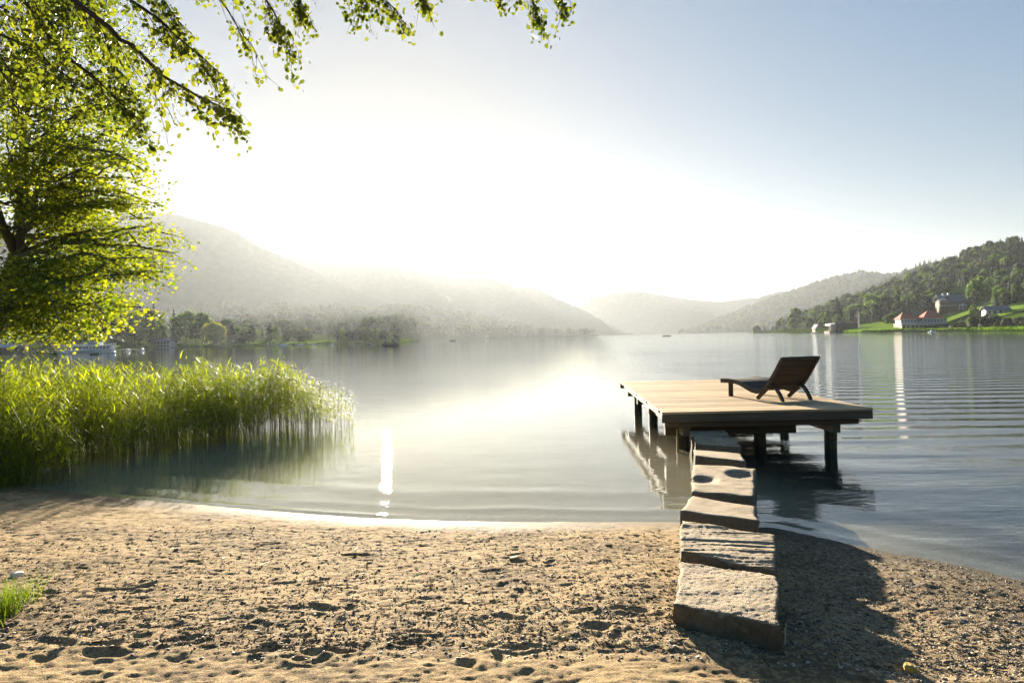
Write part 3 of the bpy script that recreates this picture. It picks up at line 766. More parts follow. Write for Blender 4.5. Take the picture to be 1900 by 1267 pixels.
# ================================================================== REEDS
def leaf_strip(base, dirv, length, width, droop, segs=4):
    """a thin bending blade: returns verts (2*segs+1) and tri/quad faces; dirv unit, droops down"""
    pts = []; p = np.array(base, float); d = np.array(dirv, float)
    side = np.cross(d, [0, 0, 1.0]); nrm = np.linalg.norm(side); side = side / nrm if nrm > 1e-4 else np.array([1.0, 0, 0])
    step = length / segs
    for i in range(segs + 1):
        wv = width * (1 - (i / segs) ** 1.6) * (0.55 + 0.45 * min(1, i * 2 / segs + 0.3))
        pts.append((p.copy(), wv)); p = p + d * step; d = d + np.array([0, 0, -droop / segs]); d /= np.linalg.norm(d)
    V = []; 
    for q, wv in pts[:-1]: V += [q - side * wv / 2, q + side * wv / 2]
    V.append(pts[-1][0]); F = []
    for i in range(segs - 1): F.append((2 * i, 2 * i + 1, 2 * i + 3, 2 * i + 2))
    return V, F, [(2 * segs - 2, 2 * segs - 1, 2 * segs)]
def reed_proto(seed, height, nleaf=14):
    r = random.Random(seed)
    leanx, leany = r.gauss(0, 0.10), r.gauss(0, 0.09); f0 = r.uniform(0.12, 0.42)
    SV, SF, LV, LQ, LT = [], [], [], [], []
    n = 5
    def pt(f): return np.array([leanx * f * f * height, leany * f * f * height, f * height])
    for i in range(n + 1):
        q = pt(i / n); rr = 0.0028 * (1 - 0.6 * i / n)
        for k in range(3):
            a = 2 * math.pi * k / 3; SV.append((q[0] + rr * math.cos(a), q[1] + rr * math.sin(a), q[2] - (0.35 if i == 0 else 0)))
    for i in range(n):
        for k in range(3): SF.append((i * 3 + k, i * 3 + (k + 1) % 3, i * 3 + 3 + (k + 1) % 3, i * 3 + 3 + k))
    for j in range(nleaf):
        f = f0 + (0.99 - f0) * j / (nleaf - 1); a = r.uniform(0, 2 * math.pi); el = r.uniform(0.0, 1.0)
        d = (math.cos(a) * math.cos(el), math.sin(a) * math.cos(el), math.sin(el))
        V, Q, T = leaf_strip(pt(f), d, r.uniform(0.26, 0.50) * (0.7 if f > .85 else 1) * height / 1.4, r.uniform(0.013, 0.024), r.uniform(0.6, 2.3))
        b = len(LV); LV += V; LQ += [tuple(b + i for i in q) for q in Q]; LT += [tuple(b + i for i in q) for q in T]
    return np.array(SV), np.array(SF), np.array(LV), np.array(LQ), np.array(LT)
PROT = [reed_proto(40 + i, 1.0) for i in range(22)]
def reed_bank(name, spots, label):
    SV, SF, LV, LQ, LT = [], [], [], [], []; bs = bl = 0
    for (x, y, z, hgt_, a, k) in spots:
        sv, sf, lv, lq, lt = PROT[k]; ca, sa = math.cos(a), math.sin(a); R_ = np.array([[ca, sa, 0], [-sa, ca, 0], [0, 0, 1]])
        S = np.array([hgt_ * 0.9, hgt_ * 0.9, hgt_])
        SV.append((sv @ R_) * np.array([1, 1, hgt_]) + (x, y, z)); SF.append(sf + bs); bs += len(sv)
        LV.append((lv @ R_) * S + (x, y, z)); LQ.append(lq + bl); LT.append(lt + bl); bl += len(lv)
    V = np.concatenate(SV + LV); off = bs
    me = mesh_np(name, V, [np.concatenate(SF), np.concatenate(LQ) + off, np.concatenate(LT) + off])
    me.materials.append(M['reed_stem']); me.materials.append(M['reed_leaf'])
    ns = sum(len(f) for f in SF); mi = np.ones(len(me.polygons), np.int32); mi[:ns] = 0
    me.polygons.foreach_set('material_index', mi)
    o = link(name, me); tag(o, label, 'reeds', kind='stuff'); return o
rr = random.Random(3)
spots = []
# front edge of the bank as columns of the photo: waterline row of the first stems, and how far back it reaches (m)
fr_px = [-260, 0, 90, 160, 240, 320, 400, 460, 520, 580, 640]
fr_py = [940, 908, 900, 888, 858, 838, 826, 818, 808, 800, 792]
tries = 0
while len(spots) < 3900 and tries < 60000:
    tries += 1
    u = rr.uniform(-330, 650)
    dens = np.interp(u, [-330, 420, 470, 520, 560, 600, 650], [1, 0.6, 0.42, 0.45, 0.25, 0.12, 0.06])
    if rr.random() > dens: continue
    y0 = EYE * FPX / (np.interp(u, fr_px, fr_py) - hor(u)); back = np.interp(u, [-330, 300, 460, 560, 650], [6.5, 5.0, 3.4, 2.0, 1.3])
    y = y0 + back * rr.random() ** 1.05
    x = (u - 950) / FPX * y
    cl = float(vnoise(np.array([x]), np.array([y]), 0.55, 88)[0])
    if rr.random() > 0.45 + cl * 2.6: continue
    edge = (y - y0) / back
    hh = np.interp(u, [-330, 0, 200, 420, 520, 580, 650], [1.46, 1.38, 1.28, 1.14, 1.10, 0.85, 0.60]) * rr.uniform(0.55, 1.10) * (1.0 + 0.36 * float(vnoise(np.array([x]), np.array([y * 0.5]), 0.7, 91)[0])) * (0.66 + 0.34 * min(1, edge * 3.5))
    if y > 12 and u < 420: hh *= 1.0
    z = min(0.0, gz(x, y)) if False else max(-0.35, float(base_h(np.array([x]), np.array([y]))[0]))
    spots.append((x, y, z if z > 0 else 0.0, hh, rr.uniform(0, 6.28), rr.randrange(22)))
spots_ = spots
reed_bank('reed_bed', spots_, 'dense yellow green reed bed in the shallow water along the left shore')
# stems that stand free at the right end of the bank, one by one
RM = []
for k in range(8):
    sv, sf, lv, lq, lt = reed_proto(90 + k, 1.0, 9)
    me = mesh_np('reed', np.concatenate([sv, lv]), [sf, lq + len(sv), lt + len(sv)])
    me.materials.append(M['reed_stem']); me.materials.append(M['reed_leaf'])
    mi = np.ones(len(me.polygons), np.int32); mi[:len(sf)] = 0; me.polygons.foreach_set('material_index', mi)
    RM.append(me)
for k in range(46):
    u = rr.uniform(560, 652); y = rr.uniform(12.2, 14.3)
    p_ = Vector(((u - 950) / FPX * y, y, 0))
    hh = float(np.interp(u, [560, 600, 652], [1.05, 0.85, 0.62])) * rr.uniform(0.6, 1.15)
    o = link('reed', RM[k % 8], None, p_); o.rotation_euler = (0, 0, rr.uniform(0, 6.28)); o.scale = (hh, hh, hh)
    tag(o, 'thin reed standing free in open water at the right end of the reed bed', 'reed', 'single reeds in the open water')

# ---- grass: a dark sedge tuft at the left water edge, bright grass at the left frame edge
def tuft(name, cx, cy, rx, ry, n, hmin, hmax, mat, label, cat, seed, wd=0.006):
    r = random.Random(seed); V, Q, T = [], [], []
    for i in range(n):
        x = cx + r.gauss(0, rx); y = cy + r.gauss(0, ry); a = r.uniform(0, 6.28); el = r.uniform(0.8, 1.45)
        z = float(base_h(np.array([x]), np.array([y]))[0]) if i % 4 == 0 else z
        v, q, t_ = leaf_strip((x, y, z - 0.01), (math.cos(a) * math.cos(el), math.sin(a) * math.cos(el), math.sin(el)), r.uniform(hmin, hmax), wd * r.uniform(0.6, 1.3), r.uniform(0.3, 1.6), 3)
        b = len(V); V += v; Q += [tuple(b + k for k in f) for f in q]; T += [tuple(b + k for k in f) for f in t_]
    o = link(name, mesh_np(name, V, [np.array(Q), np.array(T)], mat)); tag(o, label, cat, kind='stuff'); return o
q = at(18, 893, z=0.05)
tuft('sedge', q.x - 0.15, q.y, 0.22, 0.15, 500, 0.2, 0.5, M['grass'], 'dark sedge growing at the water edge in front of the reeds', 'sedge', 5)
q = at(-40, 900, z=0.1)
tuft('sedge', q.x - 0.8, q.y + 0.1, 0.6, 0.3, 1200, 0.25, 0.7, M['grass'], 'sedge at the left end of the waterline', 'sedge', 6)
q = at(-42, 1150, z=0.3)
tuft('grass_clump', q.x, q.y, 0.045, 0.17, 1500, 0.10, 0.22, M['grass'], 'bright green grass clump at the left edge of the sand', 'grass', 7, 0.004)

# ================================================================== SMALL THINGS ON THE SAND
ico = bmesh.new(); bmesh.ops.create_icosphere(ico, subdivisions=1, radius=1.0)
IV = np.array([v.co[:] for v in ico.verts]); IF = np.array([[v.index for v in f.verts] for f in ico.faces]); ico.free()
def scatter_pebbles(name, n, smin, smax, mat, label, region, seed, right=0.0):
    r = np.random.RandomState(seed); V = []; F = []; b = 0; k = 0
    while k < n:
        px_ = r.uniform(-60, 1960); py_ = r.uniform(*region)
        if r.rand() < right * (1 - min(1, max(0, px_ / 1700.0)) ** 2): continue
        q = at(px_, py_, z=0.12); x, y = q.x, q.y
        if y > 8.6 or y < 2.3: continue
        s = smin + (smax - smin) * r.rand() ** 3
        a = r.uniform(0, 6.28); sc3 = np.array([r.uniform(0.8, 1.5), r.uniform(0.7, 1.1), r.uniform(0.35, 0.7)]) * s
        v = IV * sc3 * (1 + 0.25 * r.randn(len(IV), 1) * 0.6); ca, sa = math.cos(a), math.sin(a)
        v = v @ np.array([[ca, sa, 0], [-sa, ca, 0], [0, 0, 1]])
        V.append((v, x, y, s)); F.append(IF + b); b += len(IV); k += 1
    xs_ = np.array([q[1] for q in V]); ys_ = np.array([q[2] for q in V]); zs_ = ground_h(xs_, ys_)
    keep = zs_ > 0.004
    VV = np.concatenate([q[0] + (q[1], q[2], z_ + q[3] * (0.15 if kk else -3)) for q, z_, kk in zip(V, zs_, keep)])
    o = link(name, mesh_np(name, VV, np.concatenate(F), mat)); tag(o, label, 'pebbles', kind='stuff')
def island_mat(name, stops, rough=0.8):
    t = NT(name); g = t.n('NewGeometry'); c = t.ramp(g.outputs['Random Per Island'], stops)
    return t.surf(t.n('BsdfPrincipled', inp={'Base Color': c, 'Roughness': rough}).outputs[0])
M['pebble'] = island_mat('pebble', [(0.0, (0.06, 0.05, 0.035)), (0.4, (0.18, 0.14, 0.09)), (0.8, (0.34, 0.27, 0.18)), (1.0, (0.52, 0.46, 0.36))])
scatter_pebbles('pebbles', 5200, 0.003, 0.011, M['pebble'], 'small pebbles and grit strewn over the beach sand', (965, 1290), 1, 0.35)
scatter_pebbles('gravel', 6500, 0.003, 0.009, M['pebble'], 'coarse gravel on the beach right of the stepping stones', (975, 1290), 2, 0.95)
def debris(name, n, lmin, lmax, wmax, mat, label, seed):
    r = np.random.RandomState(seed); rows = []
    for k in range(n):
        px_ = r.uniform(-60, 1960); py_ = 965 + 300 * r.rand() ** 0.8
        q = at(px_, py_, z=0.12); rows.append((q.x, q.y, r.uniform(0, 3.14), lmin + (lmax - lmin) * r.rand() ** 2.5, r.uniform(0.3, 1) * wmax))
    rows = [q for q in rows if 2.3 < q[1] < 8.6]
    z0 = ground_h(np.array([q[0] for q in rows]), np.array([q[1] for q in rows]))
    V, F = [], []
    for (x, y, a, l, w_), z in zip(rows, z0):
        if z < 0.01: continue
        d = np.array([math.cos(a), math.sin(a) , 0]) * l / 2; s = np.array([-math.sin(a), math.cos(a), 0]) * w_ / 2; up = np.array([0, 0, w_ * 0.45]); c0 = np.array([x, y, z + w_ * 0.2]); tl = np.array([0, 0, r.uniform(-.1, .1) * l])
        b = len(V); V += [c0 - d - s, c0 - d + s, c0 - d + up * 2, c0 + d - s + tl, c0 + d + s + tl, c0 + d + up * 2 + tl]
        F += [(b, b + 1, b + 4, b + 3), (b + 1, b + 2, b + 5, b + 4), (b + 2, b, b + 3, b + 5)]
    o = link(name, mesh_np(name, V, np.array(F), mat)); tag(o, label, 'debris', kind='stuff')
M['debris'] = island_mat('beach_debris', [(0.0, (0.035, 0.024, 0.014)), (0.6, (0.13, 0.09, 0.05)), (0.85, (0.36, 0.27, 0.15)), (1.0, (0.55, 0.44, 0.27))])
debris('bark_litter', 8500, 0.008, 0.05, 0.006, M['debris'], 'bits of bark, broken reed and dead leaves washed up on the sand', 4)
M['pale_wood'] = plain('bleached_reed_stem', (0.66, 0.54, 0.34), 0.7, 0.15, 30)
def litter_stick(px, py, l, ang, lab, r_=0.004, mat='pale_wood'):
    q = at(px, py, z=0.2)
    for _ in range(4): q = at(px, py, z=gz(q.x, q.y))
    d = Vector((math.cos(ang), math.sin(ang), 0)) * l / 2; z = r_ * 0.8 + 0.004
    z1 = gz(q.x - d.x, q.y - d.y) - gz(q.x, q.y); z2 = gz(q.x + d.x, q.y + d.y) - gz(q.x, q.y)
    o = MB().tube([-d + Vector((0, 0, z1 + z)), Vector((0.003, 0.002, max(0, (z1 + z2) / 2) + z * 1.3)), d + Vector((0, 0, z2 + z))], [r_, r_ * 0.9, r_ * 0.5], 6).build('stick', M[mat], loc=(q.x, q.y, gz(q.x, q.y)))
    tag(o, lab, 'stick')
litter_stick(492, 1048, 0.13, 1.35, 'pale broken reed stem on the sand, rightmost of the pale ones left of centre', 0.0045)
litter_stick(361, 1005, 0.10, 1.1, 'pale straw lying on the sand below the reed reflection')
litter_stick(415, 1037, 0.08, 1.75, 'short pale straw on the sand, third from the left frame edge')
litter_stick(660, 1020, 0.09, 1.5, 'pale straw on the sand midway between reeds and stepping stones')
litter_stick(838, 1052, 0.08, 1.2, 'small light twig on the sand, closest of the pale twigs to the stepping stones')
litter_stick(630, 1088, 0.15, 0.1, 'dark thin twig lying level on the middle of the sand', 0.0045, 'twig')
litter_stick(780, 1005, 0.20, 0.35, 'long dark twig on the sand just below the waterline', 0.005, 'twig')
q = at(1449, 1165, z=0.3)
tag(MB().tube([(0.0, 0, -0.05), (0.012, 0.0, 0.0), (0.012, 0, 0.05), (0.02, 0, 0.09)], [0.003, 0.003, 0.003, 0.0015], 5).build('stick', M['pale_wood'], loc=(q.x + 0.006, q.y - 0.004, 0.24)), 'reddish stalk leaning on the front corner of the nearest stepping stone', 'stick')
def rock(px, py, s, mat, label, seed, name='rock'):
    q = at(px, py, z=0.2)
    for _ in range(4): q = at(px, py, z=gz(q.x, q.y))
    bm = bmesh.new(); bmesh.ops.create_icosphere(bm, subdivisions=3, radius=1.0)
    for v in bm.verts:
        c = v.co; m_ = max(abs(c.x), abs(c.y), abs(c.z)); c2 = c / m_ ** 0.6
        n_ = float(vnoise(np.array([c.x * 1.3 + seed]), np.array([c.y * 1.3 + c.z]), 0.8, seed)[0])
        v.co = Vector((c2.x * s[0], c2.y * s[1], c2.z * s[2])) * (1 + 0.35 * n_)
    me = bpy.data.meshes.new(name); bm.to_mesh(me); bm.free(); me.materials.append(mat)
    o = link(name, me, None, (q.x, q.y, gz(q.x, q.y) + s[2] * 0.45)); o.rotation_euler = (0, 0.1, seed * 0.7)
    tag(o, label, 'rock')
M['white_rock'] = plain('pale_rock', (0.62, 0.57, 0.48), 0.85, 0.12, 12, bump=0.02)
M['grey_rock'] = plain('grey_rock', (0.16, 0.13, 0.10), 0.85, 0.3, 12, bump=0.02)
rock(31, 1070, (0.038, 0.03, 0.024), M['white_rock'], 'flat whitish rock on the sand beside the bright grass clump', 2)
rock(327, 1020, (0.022, 0.017, 0.010), M['grey_rock'], 'small dark stone on the sand, left of the pale straws', 3)
rock(1034, 1020, (0.012, 0.010, 0.008), M['white_rock'], 'tiny white pebble on the upper sand left of the stepping stones', 4)
rock(955, 1037, (0.035, 0.022, 0.009), plain('tan_bark', (0.36, 0.25, 0.12), 0.8, 0.3, 30), 'flat tan piece of bark left of the stepping stones', 5)
rock(1690, 1244, (0.03, 0.03, 0.02), plain('dry_seed_head', (0.5, 0.34, 0.08), 0.8, 0.4, 60, bump=0.02), 'yellowish lump of dry plant at the lower right of the beach', 6)

# ================================================================== NEAR TREES
def leaf_faces(P, N, size, shape, roll):
    """P (n,3) centres, N (n,3) leaf normals, size (n,); shape (k,2) outline with the stalk at the origin"""
    n = len(P); k = len(shape)
    N = N / np.linalg.norm(N, axis=1, keepdims=True)
    ref = np.stack([np.cos(roll), np.sin(roll), 0.1 * np.ones(n)], 1)
    A = ref - (ref * N).sum(1, keepdims=True) * N; A /= np.linalg.norm(A, axis=1, keepdims=True)
    B = np.cross(N, A)
    V = P[:, None, :] + (A[:, None, :] * shape[None, :, 0:1] + B[:, None, :] * shape[None, :, 1:2] - N[:, None, :] * (np.abs(shape[None, :, 1:2]) * 0.25)) * size[:, None, None]
    F = (np.arange(n)[:, None] * k + np.arange(k)[None, :])
    return V.reshape(-1, 3), F
MAPLE = np.array([(0, 0), (0.25, -0.42), (0.42, -0.20), (0.62, -0.40), (0.70, -0.12), (1.0, 0), (0.70, 0.12), (0.62, 0.40), (0.42, 0.20), (0.25, 0.42)])
ROUND = np.array([(0, 0), (0.14, -0.34), (0.42, -0.46), (0.74, -0.38), (0.96, -0.10), (0.94, 0.12), (0.72, 0.38), (0.40, 0.46), (0.13, 0.32)])
def bez(p0, p1, p2, n):
    return [p0 * (1 - f) ** 2 + p1 * 2 * f * (1 - f) + p2 * f * f for f in [i / n for i in range(n + 1)]]

# ---- the maple behind the reeds
TD = 13.0
mb_ = at(-62, 772, y=TD)
maple = empty('maple_tree', (mb_.x, mb_.y, -0.1), 'tall maple with backlit yellow green leaves rising behind the reeds on the left', 'tree')
mo = Vector((mb_.x, mb_.y, -0.1))
def tp(px, py, dd=0.0): return at(px, py, y=TD + dd)
trunk_px = [(-62, 775), (-35, 680), (-8, 600), (2, 572), (12, 528), (28, 478), (36, 436), (41, 385), (43, 339), (44, 280), (44, 215), (46, 150), (52, 60), (60, -60), (60, -200)]
tpts = [tp(*q) for q in trunk_px]; tr_ = [0.20, 0.17, 0.15, 0.145, 0.13, 0.12, 0.11, 0.10, 0.09, 0.08, 0.065, 0.055, 0.045, 0.035, 0.02]
MB().tube([p_ - mo for p_ in tpts], tr_, 10).build('trunk', M['bark'], maple, smooth=True)
t2 = [tp(38, 440), tp(60, 400, .1), tp(72, 340, .2), tp(90, 260, .3), (tp(112, 160, .4)), tp(125, 60, .5), tp(140, -60, .5)]
MB().tube([p_ - mo for p_ in t2], [0.07, 0.06, 0.052, 0.045, 0.035, 0.025, 0.015], 8).build('limb', M['bark'], maple, smooth=True)
t3 = [tp(30, 475), tp(5, 420, -.3), tp(-20, 340, -.5), tp(-40, 240, -.7), tp(-60, 120, -.8), tp(-70, -40, -.8)]
MB().tube([p_ - mo for p_ in t3], [0.08, 0.07, 0.06, 0.05, 0.035, 0.02], 8).build('limb', M['bark'], maple, smooth=True)
rm = random.Random(21)
tips = [(268, 80), (250, 130), (262, 160), (256, 205), (262, 232), (240, 262), (255, 290), (268, 318), (232, 330), (285, 352), (293, 378), (250, 372), (282, 405), (333, 440), (326, 470), (300, 455), (302, 505), (268, 478), (292, 520), (240, 515),
        (288, 585), (262, 570), (236, 555), (232, 610), (205, 585), (190, 620), (170, 600), (150, 625), (120, 615), (95, 590), (62, 622), (30, 605), (10, 590), (20, 635), (-20, 600), (200, 500), (160, 540), (130, 480), (210, 430), (180, 350), (150, 300),
        (200, 400), (120, 390), (90, 540), (60, 500), (230, 190), (190, 110), (150, 190), (100, 120), (180, 230), (40, 70), (90, 20), (150, 40), (-40, 300), (-60, 420), (-80, 200), (-90, 500), (-30, 80), (0, 200), (10, 320), (-100, 350), (-60, 560), (60, 250), (100, 330), (60, 150), (230, 50), (200, 0), (130, -20)]
tips = tips + [(a_ - rm.uniform(5, 55), b_ + rm.uniform(-30, 30)) for a_, b_ in tips if a_ > 40] + [(rm.uniform(-60, 60), rm.uniform(60, 400)) for _ in range(26)]
brm, twm = MB(), MB(); LP, LNn, LS = [], [], []
stems = [(p_, 0) for p_ in tpts[3:13]] + [(p_, 1) for p_ in t2[1:6]]
for (px_, py_) in tips:
    dd = rm.gauss(0, 1.3); tip = tp(px_, py_, dd)
    # spring from a stem point somewhat above the tip's own height or a bit lower
    src = min(stems, key=lambda s_: abs((s_[0].z) - (tip.z - 0.3 + rm.uniform(-0.5, 0.6))) + 0.15 * abs(s_[0].x - tip.x) + rm.uniform(0, 0.5))[0]
    span = (tip - src).length
    mid = (src + tip) / 2 + Vector((0, 0, 0.16 * span + rm.uniform(-0.55, 0.6)))
    pts = bez(src, mid, tip, 9)
    for i in range(1, 9): pts[i] = pts[i] + Vector((rm.gauss(0, .07), rm.gauss(0, .07), rm.gauss(0, .06) - 0.25 * max(0, i / 9 - 0.6) ** 2))
    r0 = 0.010 + 0.010 * span
    brm.tube([p_ - mo for p_ in pts], [r0 * (1 - 0.85 * i / 9) + 0.002 for i in range(10)], 5, cap=False)
    nt_ = int(9 + span * 8)
    for k in range(nt_):
        f = 0.22 + 0.78 * (k + rm.random()) / nt_; i = min(8, int(f * 9)); b0 = pts[i].lerp(pts[i + 1], f * 9 - i)
        dirb = (pts[min(i + 1, 9)] - pts[max(0, i - 1)]).normalized()
        a = rm.choice((-1, 1)) * rm.uniform(0.4, 1.3)
        d = Vector((dirb.x * math.cos(a) - dirb.y * math.sin(a), dirb.x * math.sin(a) + dirb.y * math.cos(a), rm.uniform(-0.6, 0.5))).normalized()
        L = rm.uniform(0.25, 0.66) * (1.15 - 0.4 * f); b2 = b0 + d * L + Vector((0, 0, -0.10 * L))
        if k % 2 == 0: twm.tube([b0 - mo, (b0 + b2) / 2 + Vector((0, 0, 0.02)) - mo, b2 - mo], [0.005, 0.0035, 0.002], 3, cap=False)
        nl = int(L * 27)
        for q_ in range(nl):
            g = (q_ + rm.random()) / nl
            pp = b0.lerp(b2, 0.1 + 0.95 * g)
            LP.append((pp.x + rm.gauss(0, .075), pp.y + rm.gauss(0, .085), pp.z + rm.gauss(-0.04, .085)))
            LNn.append((rm.gauss(0, .7), rm.gauss(-0.3, .7), 0.8)); LS.append(rm.uniform(0.045, 0.10))
brm.build('branches', M['bark'], maple); maple.children[-1]['kind'] = 'stuff'
twm.build('twigs', M['twig'], maple); maple.children[-1]['kind'] = 'stuff'
LP = np.array(LP); nL = len(LP)
V_, F_ = leaf_faces(LP - np.array(mo), np.array(LNn), np.array(LS), MAPLE, RNG.uniform(0, 6.28, nL))
o = link('foliage', mesh_np('foliage', V_, F_, M['maple_leaf']), maple); o['kind'] = 'stuff'

# ---- the alder whose branches hang into the picture from above
ab = Vector((-6.6, 3.4, 0)); ab.z = gz(ab.x, ab.y) - 0.05
alder = empty('alder_tree', ab, 'alder hanging round leaved branches into the upper left and along the top', 'tree')
atr = [Vector((-6.6, 3.4, ab.z)), Vector((-6.5, 3.45, 1.6)), Vector((-6.35, 3.6, 3.2)), Vector((-6.3, 3.7, 4.8)), Vector((-6.4, 3.8, 6.4)), Vector((-6.5, 3.9, 8.0))]
MB().tube([p_ - ab for p_ in atr], [0.21, 0.17, 0.15, 0.12, 0.09, 0.05], 12).build('trunk', M['bark'], alder, smooth=True)
ra = random.Random(77)
def ap(px, py, d): return at(px, py - (16 if px > 200 and py < 130 else 8), y=d)
boughs = [  # (points as px, py, depth), radius, twig density
    ([(-160, -120, 4.4), (40, -40, 4.4), (130, 5, 4.4), (200, 62, 4.4), (245, 103, 4.45), (300, 146, 4.5), (350, 178, 4.55), (400, 201, 4.6), (424, 213, 4.6)], 0.017, 1.0),
    ([(-140, -60, 4.9), (0, -20, 4.9), (55, 20, 4.9), (95, 80, 4.9), (140, 128, 4.95), (190, 165, 5.0), (225, 200, 5.0), (262, 236, 5.0)], 0.015, 1.0),
    ([(-150, 20, 4.6), (-40, 60, 4.6), (40, 90, 4.6), (100, 130, 4.6), (150, 165, 4.6)], 0.012, 0.9),
    ([(-100, -160, 4.7), (100, -60, 4.7), (220, 0, 4.7), (290, 50, 4.7), (330, 85, 4.7), (372, 120, 4.7), (404, 140, 4.7)], 0.014, 1.0),
    ([(-60, -170, 5.0), (200, -90, 5.0), (330, -40, 5.0), (400, 5, 5.0), (440, 60, 5.0), (468, 100, 5.0)], 0.012, 0.45),
    ([(-40, -190, 4.8), (300, -110, 4.8), (430, -50, 4.8), (480, -10, 4.8), (510, 40, 4.8), (524, 66, 4.8)], 0.012, 0.8),
    ([(0, -200, 5.2), (400, -110, 5.2), (600, -60, 5.2), (660, -30, 5.2), (700, 0, 5.2), (735, 35, 5.2)], 0.012, 0.75),
    ([(200, -160, 5.0), (450, -80, 5.0), (520, -30, 5.0), (552, 10, 5.0), (566, 32, 5.0)], 0.009, 0.9),
    ([(300, -150, 5.1), (600, -85, 5.1), (660, -40, 5.1), (690, -5, 5.1), (668, 22, 5.1)], 0.009, 1.0),
    ([(400, -150, 5.3), (700, -100, 5.3), (760, -50, 5.3), (775, -8, 5.3), (788, 14, 5.3)], 0.009, 0.9),
    ([(500, -150, 5.5), (850, -90, 5.5), (950, -50, 5.5), (985, -10, 5.5), (990, 25, 5.5), (1000, 48, 5.5)], 0.010, 0.8),
    ([(600, -150, 5.6), (900, -80, 5.6), (1000, -40, 5.6), (1035, -8, 5.6), (1044, 22, 5.6)], 0.008, 0.8),
    ([(500, -140, 5.4), (780, -80, 5.4), (860, -40, 5.4), (905, -12, 5.4), (925, 3, 5.4)], 0.007, 0.5),
    ([(-120, -20, 5.3), (-20, 10, 5.3), (40, 45, 5.3), (75, 100, 5.3), (100, 150, 5.3)], 0.012, 1.1),
    ([(-130, -120, 5.1), (60, -60, 5.1), (150, 0, 5.1), (190, 60, 5.1), (215, 130, 5.1), (240, 160, 5.1)], 0.012, 1.0),
    ([(-100, -150, 4.5), (0, -80, 4.5), (50, -20, 4.5), (75, 30, 4.5), (110, 70, 4.5)], 0.010, 1.0),
    ([(-100, -150, 5.2), (150, -90, 5.2), (260, -40, 5.2), (300, 10, 5.2), (335, 60, 5.2)], 0.011, 1.0),
    ([(-120, 30, 5.0), (-70, 60, 5.0), (-20, 110, 5.0), (20, 170, 5.0), (40, 230, 5.0)], 0.010, 0.9),
]
lf = []          # (pos, normal, size, roll)
atw = MB()
def add_leaf(p_):
    a = ra.uniform(0, 6.28)
    lf.append((p_, (math.cos(a) * ra.uniform(0.4, 1.0), math.sin(a) * ra.uniform(0.5, 1.0), ra.uniform(-0.2, 0.7)), ra.uniform(0.020, 0.043), ra.uniform(0, 6.28)))
def twig(p0, d, L, r, depth):
    n = max(3, int(L / 0.06)); pts = [p0]; d = d.normalized()
    for i in range(n):
        d = (d + Vector((ra.gauss(0, .10), ra.gauss(0, .10), -0.085 + ra.gauss(0, .06)))).normalized()
        pts.append(pts[-1] + d * (L / n))
    atw.tube([q_ - ab for q_ in pts], [r * (1 - 0.7 * i / n) for i in range(n + 1)], 4, cap=False)
    for i in range(1, n + 1):
        if depth < 2 and ra.random() < 0.55:
            a = ra.choice((-1, 1)) * ra.uniform(0.5, 1.1)
            s_ = Vector((d.x * math.cos(a) - d.y * math.sin(a), d.x * math.sin(a) + d.y * math.cos(a), d.z * 0.6 + ra.uniform(-.3, .1)))
            twig(pts[i], s_, L * ra.uniform(0.3, 0.6), r * 0.65, depth + 1)
        if depth > 0 or i > n * 0.4:
            if ra.random() < 0.8: add_leaf(pts[i] + Vector((ra.gauss(0, .022), ra.gauss(0, .022), ra.gauss(-0.012, .02))))
for bi, (pp, r0, dens) in enumerate(boughs):
    wp = [ap(*q_) for q_ in pp]
    src = min(atr[2:], key=lambda s_: abs(s_.z - (wp[0].z + 0.3)))
    full = [src, src.lerp(wp[0], 0.5) + Vector((0, 0, 0.2))] + wp
    sm = []
    for i in range(len(full) - 1):
        for f in (0, 0.5): sm.append(full[i].lerp(full[i + 1], f) + Vector((ra.gauss(0, .006), ra.gauss(0, .006), ra.gauss(0, .006))))
    sm.append(full[-1]); n = len(sm)
    MB().tube([q_ - ab for q_ in sm], [r0 * (1.5 - 1.3 * i / (n - 1)) for i in range(n)], 6, cap=True).build('bough', M['twig'], alder, smooth=True)
    L = sum((wp[i + 1] - wp[i]).length for i in range(len(wp) - 1))
    cnt = int(L / (0.045 if pp[0][0] < -80 else 0.06) * dens)
    for k in range(cnt):
        f = 0.12 + 0.88 * (k + ra.random()) / cnt; g = f * (len(wp) - 1); i = min(int(g), len(wp) - 2); p0 = wp[i].lerp(wp[i + 1], g - i)
        dirb = (wp[i + 1] - wp[i]).normalized(); a = ra.choice((-1, 1)) * ra.uniform(0.3, 1.2)
        d = Vector((dirb.x * math.cos(a) - dirb.y * math.sin(a), dirb.x * math.sin(a) + dirb.y * math.cos(a), dirb.z + ra.uniform(-.45, .25)))
        twig(p0, d, ra.uniform(0.12, 0.42) * (1.15 - 0.5 * f) * (0.75 if pp[0][0] > 150 else 1.0), 0.0032, 1 if ra.random() < 0.45 else 0)
atw.build('twigs', M['twig'], alder); alder.children[-1]['kind'] = 'stuff'
def inframe(p_):
    d = p_ - Vector((0, 0, EYE)); u = d.dot(_R) / d.dot(_F) * FPX + 950; v = 633.5 - d.dot(_U) / d.dot(_F) * FPX
    return -5 < u < 1905 and v > -5
vis = [i for i, q_ in enumerate(lf) if inframe(q_[0])]
vis.sort(key=lambda i: -lf[i][2] / lf[i][0].y)
single = set(vis[:290])
V_, F_ = leaf_faces(np.zeros((1, 3)), np.array([[0, 0, 1.0]]), np.ones(1), ROUND, np.zeros(1))
leaf_me = mesh_np('leaf', V_, F_, M['alder_leaf'])
